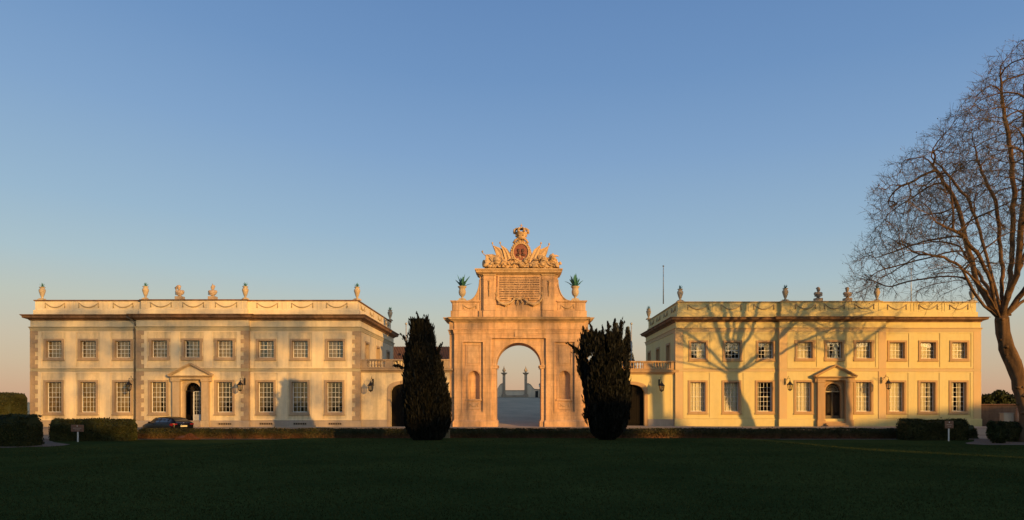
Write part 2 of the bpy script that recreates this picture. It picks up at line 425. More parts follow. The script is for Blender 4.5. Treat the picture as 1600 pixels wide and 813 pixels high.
def swag(mb, xa, xb, ztop, drop, y, r=0.035, fn=None, tails=True):
    pts = []
    for k in range(15):
        t = k/14; x = xa+(xb-xa)*t; z = ztop - drop*(1-(2*t-1)**2) ; pts.append((x, y, z))
    rr = [r*(0.6+0.7*math.sin(PI*k/14)) for k in range(15)]
    if fn: pts = [fn(*p) for p in pts]
    mb.tube(pts, rr, 6)
    if tails:
        for x in (xa, xb):
            q = [(x, y, ztop+0.02), (x, y, ztop-drop*0.5), (x, y, ztop-drop*1.08)]
            if fn: q = [fn(*p) for p in q]
            mb.tube(q, [r*1.1, r*0.8, r*1.2], 6)
def outline_of(x0, x1, m0, m1, Y0, Ym, Yb):
    return [(x0,Y0),(m0,Y0),(m0,Ym),(m1,Ym),(m1,Y0),(x1,Y0),(x1,Yb),(x0,Yb)]

# ------------------------------------------------------------------ the two mansions
def mansion(label, side, D0, pxs, up, low, lowmid_door, zz, depth, mats, swags, sidewin, curtU, curtL, mb_px, proj=0.35):
    x0, x1 = X(pxs[0], D0), X(pxs[1], D0); Dm = D0-proj
    m0, m1 = X(mb_px[0], Dm), X(mb_px[1], Dm); Yb = D0+depth
    T = empty('mansion', ((x0+x1)/2, D0, 0), label, 'mansion')
    ol = outline_of(x0, x1, m0, m1, D0, Dm, Yb)
    pl, trim, band, stone, pilm = mats
    g = zz
    wallm = MB(); holesF = []; wins = []
    HU = g['ut']-g['ub']; HL = g['lt']-g['lb']
    for i, px in enumerate(up):
        mid = 3 <= i <= 5; D = Dm if mid else D0
        xc = X(px, D+0.02); holesF.append((mid, xc-WW/2+.02, xc+WW/2-.02, g['ub']+.02, g['ut']-.02)); wins.append((xc, D, g['ub'], HU, 4, mid, curtU[i]))
    for i, px in enumerate(low):
        if px is None: continue
        mid = 3 <= i <= 5; D = Dm if mid else D0
        xc = X(px, D+0.02); holesF.append((mid, xc-WW/2+.02, xc+WW/2-.02, g['lb']+.02, g['lt']-.02)); wins.append((xc, D, g['lb'], HL, 6, False, curtL[i]))
    dxc = lowmid_door
    holesF.append((True, dxc-0.9, dxc+0.9, 0.0, 3.9))
    ztop = g['at']
    for (a, b, mid) in ((x0, m0, False), (m0, m1, True), (m1, x1, False)):
        D = Dm if mid else D0
        hs = [h[1:] for h in holesF if h[0] == mid and a < (h[1]+h[2])/2 < b]
        wall_grid(wallm, hs, a, b, -0.6, ztop+0.02, lambda u, z, d, D=D: (u, D+d, z), 0.45)
    for xm in (m0, m1): wallm.face([(xm, D0, -.6), (xm, Dm, -.6), (xm, Dm, ztop), (xm, D0, ztop)])
    # side faces
    xs_ = x1 if side == 'L' else x0; sg = 1 if side == 'L' else -1
    hs = [(D-WW/2+.02, D+WW/2-.02, g['ub']+.02, g['ut']-.02) for D in sidewin]
    wall_grid(wallm, hs, D0, Yb, -0.6, ztop+.02, lambda u, z, d: (xs_-sg*d, u, z), 0.45)
    xo = x0 if side == 'L' else x1
    wallm.face([(xo, D0, -.6), (xo, Yb, -.6), (xo, Yb, ztop), (xo, D0, ztop)])
    wallm.face([(x0, Yb, -.6), (x1, Yb, -.6), (x1, Yb, ztop), (x0, Yb, ztop)])
    wallm.build('wall', pl, T, recalc=False)
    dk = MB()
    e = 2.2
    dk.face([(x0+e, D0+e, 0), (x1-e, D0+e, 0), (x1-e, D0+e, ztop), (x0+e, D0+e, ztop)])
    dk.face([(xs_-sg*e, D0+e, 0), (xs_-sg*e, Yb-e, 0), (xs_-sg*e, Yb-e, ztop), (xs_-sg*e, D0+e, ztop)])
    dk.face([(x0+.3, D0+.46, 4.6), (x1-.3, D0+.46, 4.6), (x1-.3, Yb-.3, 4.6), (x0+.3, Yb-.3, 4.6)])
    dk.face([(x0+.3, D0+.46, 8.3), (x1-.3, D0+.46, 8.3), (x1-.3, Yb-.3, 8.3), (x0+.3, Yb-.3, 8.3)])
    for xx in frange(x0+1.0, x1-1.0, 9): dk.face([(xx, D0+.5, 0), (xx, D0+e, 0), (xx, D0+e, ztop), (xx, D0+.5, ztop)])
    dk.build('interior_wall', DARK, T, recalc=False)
    for (xc, D, zb, H, rows, ear, cu) in wins: window(T, (xc, D, zb), H, rows, stone, ear, cu)
    for D in sidewin: window(T, (xs_, D, g['ub']), HU, 4, stone, False, [(0, 1.0)], rz=sg*PI/2)
    # mouldings
    m = MB(); m.sweep(ol, [(0.0, -.6), (0.10, -.6), (0.10, g['pl']-.05), (0.06, g['pl']), (0.0, g['pl']+.02)]); m.build('plinth', mats[1] if side == 'R' else ST_PLINTH, T)
    m = MB(); m.sweep(ol, [(0, g['sb']-.02), (0.035, g['sb']), (0.035, g['st']-.03), (0.055, g['st']-.03), (0.055, g['st']), (0, g['st']+.02)]); m.build('string_course', band, T)
    a0, a1 = g['ab'], g['at']
    m = MB(); m.sweep(ol, [(0, a0-.01), (0.05, a0), (0.05, a0+.14), (0.075, a0+.15), (0.075, a1-.10), (0.13, a1-.04), (0.15, a1), (0.02, a1+.03)]); m.build('architrave', band, T)
    c0, c1 = g['cb'], g['ct']
    m = MB(); m.sweep(ol, [(0.02, a1+.0), (0.02, c0+.01)]); m.build('frieze', trim, T, recalc=False)
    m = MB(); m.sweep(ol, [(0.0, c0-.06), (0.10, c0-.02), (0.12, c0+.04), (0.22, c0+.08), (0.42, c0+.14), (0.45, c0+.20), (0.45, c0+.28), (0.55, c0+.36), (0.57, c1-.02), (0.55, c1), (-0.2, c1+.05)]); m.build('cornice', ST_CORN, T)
    p0, p1 = g['pp'], g['pt']
    m = MB(); m.sweep(ol, [(-0.12, c1-.02), (-0.12, p0-.03), (-0.14, p0), (-0.22, p0+.01), (-0.22, p1-.09), (-0.6, p1-.09), (-0.6, c1)]); m.build('parapet', trim, T)
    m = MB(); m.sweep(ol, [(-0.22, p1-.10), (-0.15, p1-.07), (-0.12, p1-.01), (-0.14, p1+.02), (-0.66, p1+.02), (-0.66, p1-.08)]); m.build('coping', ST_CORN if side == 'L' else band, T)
    r = MB(); r.face([(x0+.5, D0+.5, c1+.02), (x1-.5, D0+.5, c1+.02), (x1-.5, Yb-.5, c1+.02), (x0+.5, Yb-.5, c1+.02)]); r.build('roof', ST_DARK, T, recalc=False)
    # parapet panels and garlands
    for i, (pa, pb) in enumerate(swags):
        mid = 3 <= i <= 5; D = (Dm if mid else D0) + 0.22
        xa, xb = X(pa, D), X(pb, D)
        sm_ = MB(); swag(sm_, xa, xb, p0+(p1-p0)*.72, (p1-p0)*.46, D-0.03, 0.04); sm_.build('garland', SWAG, T)
        for xx, sgn in ((xa-.42, 1), (xb+.42, -1)):
            if x0+.8 < xx < x1-.8 and not (i in (2,3) and abs(xx-m0) < .35) and not (i in (5,6) and abs(xx-m1) < .35):
                q = MB(); q.box(xx-.035, xx+.035, D-0.03, D+.03, p0+.05, p1-.12); q.build('panel_strip', trim, T)
    for k in range(4):
        Dk = D0 + depth*(0.13 + 0.235*k)
        if Dk > Yb-1.5: continue
        sm_ = MB(); xq = xs_ - sg*0.19
        swag(sm_, Dk-.8, Dk+.8, p0+(p1-p0)*.72, (p1-p0)*.46, 0, 0.04, fn=lambda u, y, z: (xq, u, z)); sm_.build('garland', SWAG, T)
    # lesenes (raised strips) between the windows and panels
    def strips(cents, lo, hi, D, za, zb, skip=None):
        edges = []
        cs = sorted(cents)
        for a, b in zip(cs, cs[1:]):
            l, r_ = a+WW/2+.16, b-WW/2-.16
            if r_-l > .3 and not (skip and l < skip[1] and r_ > skip[0]): edges.append((l, r_))
        if cs[0]-WW/2-.16-lo > .15 and not skip: edges.append((lo, cs[0]-WW/2-.16))
        if hi-(cs[-1]+WW/2+.16) > .15 and not skip: edges.append((cs[-1]+WW/2+.16, hi))
        q = MB()
        for l, r_ in edges: q.box(l, r_, D-0.042, D+.02, za, zb)
        q.box(lo, hi, D-0.0405, D+.02, zb, zb+.10)
        q.box(lo, hi, D-0.0405, D+.02, za-.10, za)
        q.build('wall_panelling', trim if side == 'L' else pl, T, recalc=False)
    ew = 0.62
    for (sec, a, b, D) in ((0, x0+ew, m0-.02, D0), (1, m0+ew, m1-ew, Dm), (2, m1+.02, x1-ew, D0)):
        cu_ = [w[0] for w in wins if w[4] == 4 and a < w[0] < b]; cl_ = [w[0] for w in wins if w[4] == 6 and a < w[0] < b]
        strips(cu_, a, b, D, g['st']+.14, a0-.12)
        if sec != 1: strips(cl_, a, b, D, g['pl']+.14, g['sb']-.12)
    # corner quoins / pilasters
    ptop = a0-.005
    cor = [(x0, D0, 1), (m0, Dm, 1), (m1, Dm, -1), (x1, D0, -1)]
    for (xc, D, s_) in cor:
        for (za, zb) in ((g['pl']+.03, g['sb']-.01), (g['st']+.03, ptop)):
            q = MB()
            if side == 'L':
                a, b = sorted((xc-s_*.035, xc+s_*.30)); q.box(a, b, D-.035, D+.3, za, zb)
                n = int(round((zb-za)/.36)); hh = (zb-za)/n
                for k in range(n):
                    L = .30 + (.30 if k % 2 == 0 else .06)
                    a, b = sorted((xc-s_*.045, xc+s_*L)); q.bevbox(a, b, D-.045, D+.36, za+k*hh+.01, za+(k+1)*hh-.012, .008)
                q.build('quoin_strip', ST_PINK, T)
            else:
                a, b = sorted((xc-s_*.05, xc+s_*.60)); q.bevbox(a, b, D-.05, D+.5, za-.03, zb, .008)
                q.build('pilaster', pilm, T)
    # cellar vents under the windows
    if side == 'L':
        for i, px in enumerate(low):
            if px is None or i in (0,1,2,3): continue
            D = Dm if 3 <= i <= 5 else D0; xc = X(px+1, D)
            v = MB()
            rect_ring(v, xc-.58, xc+.58, .17, .38, .03, D-.125, D-.06)
            v.build('cellar_vent', ST_PLINTH, T)
            v = MB(); v.box(xc-.55, xc+.55, D-.108, D-.09, .20, .35); vo = v.build('vent_opening', DARK, T)
            v = MB()
            for k in range(8): v.box(xc-.52+k*.145, xc-.49+k*.145, D-.118, D-.109, .20, .35)
            v.build('vent_bars', ST_PINK, T)
    return T, (x0, x1, m0, m1, Dm, Yb, ol)

def portal(T, xc, Ym, stone, pl, kind):
    """pedimented doorway; door opening half width .66"""
    hw = .66; zb = .42; zs = 3.66-hw
    yf = Ym-.35
    for s in (-1, 1):
        po = MB()
        a, b = sorted((s*.90, s*1.47)); po.bevbox(xc+a, xc+b, yf, Ym+.12, .55, 3.72, .01)
        po.bevbox(xc+a-.06, xc+b+.06, yf-.06, Ym+.11, -.02, .55, .02)
        po.bevbox(xc+a-.05, xc+b+.05, yf-.05, Ym+.11, 3.72, 3.90, .02)
        a, b = sorted((s*1.50, s*1.66)); po.bevbox(xc+a, xc+b, yf+.05, Ym, 3.72, 4.12, .03)
        po.build('portal_pier', stone, T)
    # recessed field with the arched door opening
    fl = MB(); yr = Ym+.10; N = 20
    arc = [(xc - hw*math.cos(PI*k/N), zs + hw*math.sin(PI*k/N)) for k in range(N+1)]
    for k in range(N):
        (a, c), (b, d) = arc[k], arc[k+1]
        fl.face([(a, yr, c), (b, yr, d), (b, yr, 3.92), (a, yr, 3.92)])
        fl.face([(a, yr, c), (b, yr, d), (b, yr+.35, d), (a, yr+.35, c)], True)
    for s in (-1, 1):
        a, b = sorted((s*hw, s*.91)); fl.face([(xc+a, yr, 0), (xc+b, yr, 0), (xc+b, yr, 3.92), (xc+a, yr, 3.92)])
        fl.face([(xc+s*hw, yr, zb), (xc+s*hw, yr, zs), (xc+s*hw, yr+.35, zs), (xc+s*hw, yr+.35, zb)])
    # archivolt moulding
    pts_o = [(xc - (hw+.13)*math.cos(PI*k/N), zs + (hw+.13)*math.sin(PI*k/N)) for k in range(N+1)]
    rows = [[(a[0], yr-.04, a[1]) for a in arc], [(a[0], yr-.04, a[1]) for a in pts_o], [(a[0], yr, a[1]) for a in pts_o]]
    fl.grid(rows, smooth=False)
    fl.build('door_surround', stone, T, recalc=False)
    en = MB(); ol2 = [(xc-1.50, Ym+.02), (xc-1.50, yf), (xc+1.50, yf), (xc+1.50, Ym+.02)]
    en.sweep(ol2, [(0, 3.90), (.02, 3.90), (.02, 4.06), (.10, 4.10), (.22, 4.16), (.24, 4.22), (0, 4.23)], closed=False)
    en.face([(xc-1.5, yf, 3.905), (xc+1.5, yf, 3.905), (xc+1.5, Ym+.1, 3.905), (xc-1.5, Ym+.1, 3.905)])
    en.build('entablature', stone, T)
    # pediment
    ty = MB(); zb2, za = 4.22, 5.22; H = 1.78
    ty.face([(xc-1.5, yf+.05, zb2), (xc+1.5, yf+.05, zb2), (xc, yf+.05, zb2+(za-zb2)*.84)]); ty.build('tympanum', pl, T, recalc=False)
    rk = MB()
    for s in (-1, 1):
        e = [(xc+s*H, zb2+.0), (xc, za)]
        rows = []
        for (dz, yo) in ((-.20, yf+.04), (-.20, yf-.06), (-.12, yf-.10), (-.10, yf-.20), (-.0, yf-.24), (.0, Ym+.0)):
            rows.append([(e[0][0], yo, e[0][1]+dz+.10), (e[1][0], yo, e[1][1]+dz)])
        rk.grid(rows, smooth=False)
        rk.face([r[0] for r in rows])
    rk.build('pediment_cornice', stone, T)
    st = MB()
    for k in range(3): st.bevbox(xc-.88+.0*k, xc+.88, yf-.62+.3*k if k else yf-.62, yr+.34, .0+.14*k-.02, .14*(k+1), .015)
    st.build('step', ST_PLINTH if kind == 'L' else stone, T)
    yd = yr+.22
    if kind == 'L':
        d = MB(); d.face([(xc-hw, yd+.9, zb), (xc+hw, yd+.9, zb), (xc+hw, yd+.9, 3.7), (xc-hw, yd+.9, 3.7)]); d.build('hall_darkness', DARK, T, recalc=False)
        # fanlight
        fn = MB()
        for k in range(1, 6):
            a = PI*k/6; fn.tube([(xc, yd, zs+.02), (xc+math.cos(a)*hw, yd, zs+math.sin(a)*hw)], .012, 5)
        fn.box(xc-hw, xc+hw, yd-.03, yd+.03, zs-.05, zs); fn.tube([(xc-hw*.5*math.cos(PI*k/12), yd, zs+hw*.5*math.sin(PI*k/12)) for k in range(13)], .012, 5)
        fn.build('fanlight', IRON, T)
        lf = MB(); x0, x1 = xc+.02, xc+hw-.01
        rect_ring(lf, x0, x1, zb+.02, zs-.06, .045, yd-.03, yd+.02); lf.box(x0, x1, yd-.025, yd+.015, zb+.02, zb+.62)
        lf.bevbox(x0+.1, x1-.08, yd-.045, yd-.02, zb+.12, zb+.54, .012)
        for k in range(1, 3): lf.box(x0+(x1-x0)*k/3-.014, x0+(x1-x0)*k/3+.014, yd-.015, yd+.01, zb+.62, zs-.06)
        for k in range(1, 6): lf.box(x0, x1, yd-.014, yd+.009, zb+.62+(zs-.06-zb-.62)*k/6-.012, zb+.62+(zs-.06-zb-.62)*k/6+.012)
        o = lf.build('door', DOORW, T); tag(o, 'grey glazed door leaf, shut')
        gl = MB(); gl.face([(x0, yd+.012, zb+.6), (x1, yd+.012, zb+.6), (x1, yd+.012, zs-.06), (x0, yd+.012, zs-.06)]); gl.build('pane', GLASS, o, recalc=False)
        # open leaf, swung inward
        lf = MB(); a = math.radians(78)
        def rt(x, y): dx = x-(xc-hw); return (xc-hw+dx*math.cos(a)-y*math.sin(a), yd+dx*math.sin(a)+y*math.cos(a))
        lf2 = MB(); rect_ring(lf2, xc-hw, xc-.02, zb+.02, zs-.06, .06, -.02, .02); lf2.box(xc-hw, xc-.02, -.018, .018, zb+.02, zb+.6)
        for v in lf2.v: q = rt(v[0], v[1]); lf.v.append((q[0], q[1], v[2]))
        lf.f, lf.sm = lf2.f, lf2.sm
        o = lf.build('door', WOODD, T); tag(o, 'dark door leaf standing open')
        p = MB(); p.box(xc-.035, xc+.02, yd-.05, yd+.03, zb+.02, zs-.1); p.build('door_edge', WHITE, T)
    else:
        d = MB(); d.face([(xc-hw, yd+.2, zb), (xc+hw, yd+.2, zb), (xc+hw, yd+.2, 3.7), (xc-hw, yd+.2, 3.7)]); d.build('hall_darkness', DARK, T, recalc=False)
        GR_ = IRON
        for s in (0, 1):
            x0 = xc-hw+.01+s*hw; x1 = x0+hw-.02; lf = MB()
            rect_ring(lf, x0, x1, zb+.02, zs-.06, .05, yd-.03, yd+.02); lf.box(x0, x1, yd-.02, yd+.012, zb+.02, zb+.5)
            n = 5
            for k in range(-6, 12):
                # lattice grille
                for sg in (1, -1):
                    pass
            lo, hi = zb+.5, zs-.06
            k = lo-.6
            while k < hi:
                for sg in (1, -1):
                    a = (x0+.05, k if sg > 0 else k+.5); b = (x1-.05, k+.5 if sg > 0 else k)
                    if min(a[1], b[1]) > lo and max(a[1], b[1]) < hi: lf.tube([(a[0], yd-.02, a[1]), (b[0], yd-.02, b[1])], .014, 5)
                k += .17
            for q in range(3): lf.lathe([(.07, -.01), (.07, .01)], ((x0+x1)/2, yd-.03, lo+.35+q*.62), 10)
            lf.build('door', simple('grille_bronze', (0.10,0.075,0.045), 0.5, metal=.3), T)
        fn = MB()
        for k in range(1, 8):
            a = PI*k/8; fn.tube([(xc, yd, zs+.02), (xc+math.cos(a)*hw, yd, zs+math.sin(a)*hw)], .014, 5)
        for q in (.35, .7): fn.tube([(xc-hw*q*math.cos(PI*k/12), yd, zs+hw*q*math.sin(PI*k/12)) for k in range(13)], .014, 5)
        fn.box(xc-hw, xc+hw, yd-.04, yd+.03, zs-.07, zs+.01)
        fn.build('fanlight', simple('fanlight_paint', (0.32,0.27,0.18), 0.5), T)
# ------------------------------------------------------------------ build mansions
gL = dict(pl=.53, sb=4.58, st=4.80, ub=5.56, ut=7.26, lb=1.06, lt=3.87, ab=7.90, at=8.24, cb=8.80, ct=9.22, pp=9.66, pt=10.47)
gR = dict(pl=.64, sb=4.68, st=4.90, ub=5.62, ut=7.32, lb=1.11, lt=3.92, ab=8.05, at=8.38, cb=8.92, ct=9.26, pp=9.78, pt=10.65)
sagL = [(71.2,101.5),(123.5,154),(177.4,208),(235.8,268),(286,318.5),(337,370),(402,434),(456,489),(510.6,542.6)]
cU = [[(0,.45),(.45,.92)], [(0,.75)], [(0,.7)], [(0,.8)], [(.3,1)], [(0,.8)], [(0,.12),(.5,1)], [(0,.9)], [(0,.6)]]
cL = [[(0,.97)], [(0,.8)], [(0,.74)], [(0,.55)], [], [(0,.34)], [(0,.3)], [(0,.5),(.62,1)], [(0,.25)]]
TL, dimL = mansion('left mansion of cream plaster with pinkish quoins, a parked car before its open door', 'L', 60.0, (48, 562.2),
    [84.5,138,192,249,300,351.5,416,469,524], [84.2,137.8,191.8,247.5,None,351,415.3,468.3,522.8], -26.55, gL, 16.2,
    (PL_L, TR_L, BAND_L, ST_PINK, None), sagL, [62.9, 67.8, 73.0], cU, cL, (213.5, 388))
portal(TL, -26.62, dimL[4], ST_PORTAL, TR_L, 'L')
sagR = [(1075,1106.6),(1127,1158),(1178,1209),(1243,1274),(1288.5,1319),(1336,1365.5),(1387,1416),(1436,1464.5),(1484,1512.5)]
cU2 = [[(0,.08),(.45,1)], [(0,.1)], [(0,.1),(.5,.95)], [(0,.96)], [(0,.3),(.5,.9)], [(0,.97)], [(0,1)], [(0,.95)], [(0,1)]]
cL2 = [[(0,.98)], [(0,1)], [(0,.18)], [(0,.98)], [], [(0,.95)], [(0,1)], [(0,.5),(.66,.95)], [(0,.3),(.62,.9)]]
TR, dimR = mansion('right mansion of sunlit yellow plaster with flat ochre pilasters and a shut grille door', 'R', 62.2, (1056, 1531.7),
    [1091.2,1144.5,1196.5,1257.5,1303.7,1349.5,1401.5,1450,1498.8], [1090.3,1143,1195,1255.6,None,1349,1400.5,1449.2,1497.6], 26.78, gR, 14.5,
    (PL_R, PL_R, BAND_R, ST_PINK_R, PL_R2), sagR, [65.3, 70.1, 74.7], cU2, cL2, (1218.5, 1383.5))
portal(TR, 26.78, dimR[4], ST_PINK_R, PL_R, 'R')
# drain pipe on the left mansion with a hopper under the cornice
dp = MB(); xq = X(211.5, 59.7)
dp.tube([(xq-.55, 59.35, 9.0), (xq-.30, 59.5, 8.86), (xq-.02, 59.62, 8.6), (xq, 59.72, 8.2), (xq-.15, 59.78, 8.0), (xq-.15, 59.86, 7.6), (xq-.15, 59.86, .5)], .055, 8)
for z in (7.3, 5.6, 3.9, 2.2): dp.lathe([(.075,-.04),(.075,.04)], (xq-.15, 59.86, z), 8)
dp.build('drain_pipe', PIPE, TL)

# ------------------------------------------------------------------ gateway walls with balustrades
def baluster_mesh(h, mat):
    mb = MB(); mb.box(-.075, .075, -.075, .075, 0, .05)
    mb.lathe([(.04,.05),(.055,.08),(.085,.17),(.07,.27),(.035,.36),(.04,.40),(.055,.43),(.035,.46),(.05,h-.06)], seg=8)
    mb.box(-.07, .07, -.07, .07, h-.06, h)
    o = mb.build('baluster', mat, None, local=True); return o
def gateway(label, Y, xa, xb, dxc, dhw, dzs, drise, zc0, zc1, zr, pl, stone, piers, runs, door_side):
    T = empty('gateway_wall', ((xa+xb)/2, Y, 0), label, 'wall')
    w = MB(); N = 16; th = 3.6
    def arcz(t): return dzs + drise*math.sqrt(max(0, 1-(2*t-1)**2))*1.0
    us = [dxc-dhw+2*dhw*k/N for k in range(N+1)]; zs_ = [arcz(k/N) for k in range(N+1)]
    for (a, b) in ((xa, dxc-dhw), (dxc+dhw, xb)): w.face([(a,Y,-.6),(b,Y,-.6),(b,Y,zc0),(a,Y,zc0)])
    for k in range(N):
        w.face([(us[k],Y,zs_[k]),(us[k+1],Y,zs_[k+1]),(us[k+1],Y,zc0),(us[k],Y,zc0)])
        w.face([(us[k],Y,zs_[k]),(us[k+1],Y,zs_[k+1]),(us[k+1],Y+.5,zs_[k+1]),(us[k],Y+.5,zs_[k])])
    for s in (-1, 1): w.face([(dxc+s*dhw,Y,-.6),(dxc+s*dhw,Y,dzs),(dxc+s*dhw,Y+.5,dzs),(dxc+s*dhw,Y+.5,-.6)])
    w.face([(xa,Y+th,-.6),(xb,Y+th,-.6),(xb,Y+th,zc0),(xa,Y+th,zc0)]); w.face([(xa,Y,zc0),(xb,Y,zc0),(xb,Y+th,zc0),(xa,Y+th,zc0)])
    for (a, b) in ((xa+.12, dxc-dhw-.5), (dxc+dhw+.5, xb-.12)):
        if b-a > .6:
            rect_ring(w, a, b, .8, zc0-.2, .30, Y-.018, Y+.01)
    w.build('wall', pl, T, recalc=False)
    s_ = MB()
    for (a, b) in ((xa, dxc-dhw-.29), (dxc+dhw+.29, xb)): s_.bevbox(a, b, Y-.08, Y+.02, -.6, .60, .02)
    s_.build('plinth', ST_PLINTH, T)
    s_ = MB(); ro = []; ri = []; rf = []
    pts = [(dxc-dhw, -.5)] + list(zip(us, zs_)) + [(dxc+dhw, -.5)]
    pto = [(dxc-dhw-.28, -.5)] + [(dxc + (u-dxc)*(dhw+.28)/dhw, z+.26) for u, z in zip(us, zs_)] + [(dxc+dhw+.28, -.5)]
    s_.grid([[(a, Y+.06, b) for a, b in pts], [(a, Y-.05, b) for a, b in pts], [(a, Y-.05, b) for a, b in pto], [(a, Y+.01, b) for a, b in pto]], smooth=False)
    s_.build('door_surround', stone, T)
    d = MB()
    d.face([(dxc-dhw, Y+.42, -.5), (dxc+dhw, Y+.42, -.5), (dxc+dhw, Y+.42, dzs+drise), (dxc-dhw, Y+.42, dzs+drise)])
    for k in range(13):
        xx = dxc-dhw+2*dhw*k/12; d.box(xx-.012, xx+.012, Y+.395, Y+.42, -.4, dzs+drise)
    for z in (.35, 1.5, 2.7): d.box(dxc-dhw, dxc+dhw, Y+.385, Y+.42, z-.06, z+.06)
    o = d.build('door', WOODD, T)
    c = MB(); c.sweep([(xa, Y+th), (xa, Y), (xb, Y), (xb, Y+th)], [(0, zc0), (.06, zc0+.02), (.10, zc0+.10), (.26, zc0+.18), (.28, zc1), (-.1, zc1+.01)], closed=False); c.build('cornice', stone, T, recalc=False)
    fl = MB(); fl.face([(xa,Y-.1,zc1+.012),(xb,Y-.1,zc1+.012),(xb,Y+th,zc1+.012),(xa,Y+th,zc1+.012)]); fl.build('terrace_floor', ST_PLINTH, T, recalc=False)
    b0, b1 = zc1+.13, zr-.13
    r = MB(); r.bevbox(xa, xb, Y-.16, Y+.18, zr-.13, zr, .02); r.build('hand_rail', stone, T)
    r = MB(); r.bevbox(xa, xb, Y-.13, Y+.15, zc1+.014, b0, .02); r.build('balustrade_base', stone, T)
    for (a, b) in piers:
        p = MB(); p.bevbox(a, b, Y-.115, Y+.14, b0+.001, b1-.001, .01); p.build('balustrade_pier', stone, T)
    first = None
    for (a, b) in runs:
        n = max(1, round((b-a)/.245))
        for k in range(n):
            xx = a+(k+.5)*(b-a)/n
            if first is None: first = baluster_mesh(b1-b0, stone); o = first; o.parent = T
            else: o = first.copy(); COL.objects.link(o); o.parent = T
            o.location = Vector((xx, Y+.01, b0)) - T.location
    return T
sL = 1140/60.3
gateway('cream gateway wall left of the arch, with arched dark door under a stone balustrade', 60.3, -13.0, -5.62, -9.33, 1.17, 2.95, .62, 4.50, 4.80, 5.60, PL_L, ST_PINK,
    [(-12.98,-12.45),(-10.95,-10.32),(-8.9,-8.3),(-6.2,-5.7)], [(-12.45,-10.95),(-10.32,-8.9),(-8.3,-6.2)], 1)
gateway('yellow gateway wall right of the arch, with arched dark door under a stone balustrade', 62.4, 5.7, 13.45, 9.63, 1.20, 2.95, .62, 4.42, 4.80, 5.58, PL_R, ST_PINK_R,
    [(5.8,6.4),(8.2,8.8),(10.73,11.42),(13.08,13.43)], [(6.4,8.2),(8.8,10.73),(11.42,13.08)], -1)

# ------------------------------------------------------------------ the triumphal arch
CX = .08; YA = 60.0
A = empty('triumphal_arch', (CX, YA, 0), 'tall ornate stone triumphal arch with crown and Latin tablet between the two mansions', 'arch')
def add(mb, name, mat=None, parent=None, recalc=True): return mb.build(name, mat or ST_ARCH, parent or A, recalc=recalc)
R_ = 1.85; ZS = 5.1; HB = 5.30; HW = 5.72; ZT = 8.03
w = MB()
panels = [(CX-2.23, CX+2.23, -.2, 7.31), (CX-3.77-.82, CX-3.77+.82, 1.26, 7.0), (CX+3.77-.82, CX+3.77+.82, 1.26, 7.0)]
wall_grid(w, panels, CX-HB, CX+HB, -.6, ZT+.02, lambda u, z, d: (u, YA+d, z), .17)
for s in (-1, 1):
    w.face([(CX+s*HB, YA, -.6), (CX+s*HB, YA+.35, -.6), (CX+s*HB, YA+.35, ZT), (CX+s*HB, YA, ZT)])
    a, b = sorted((CX+s*HB, CX+s*HW)); w.box(a, b, YA+.35, YA+3, -.6, ZT)
# back wall with the same opening
N = 28
def arch_fill(mb, y, x0, x1, zb, zt):
    arc = [(CX-R_*math.cos(PI*k/N), ZS+R_*math.sin(PI*k/N)) for k in range(N+1)]
    for k in range(N):
        (a, c), (b, d) = arc[k], arc[k+1]; mb.face([(a,y,c),(b,y,d),(b,y,zt),(a,y,zt)])
    for s in (-1, 1):
        a, b = (x0, CX-R_) if s < 0 else (CX+R_, x1); mb.face([(a,y,zb),(b,y,zb),(b,y,zt),(a,y,zt)])
    return arc
arc = arch_fill(w, YA+.17, CX-2.23, CX+2.23, -.2, 7.31)
arch_fill(w, YA+3.0, CX-HW, CX+HW, -.6, ZT)
for k in range(N):
    (a, c), (b, d) = arc[k], arc[k+1]; w.face([(a,YA+.17,c),(b,YA+.17,d),(b,YA+3,d),(a,YA+3,c)], True)
for s in (-1, 1): w.face([(CX+s*R_,YA+.17,-.2),(CX+s*R_,YA+.17,ZS),(CX+s*R_,YA+3,ZS),(CX+s*R_,YA+3,-.2)])
add(w, 'wall', recalc=False)
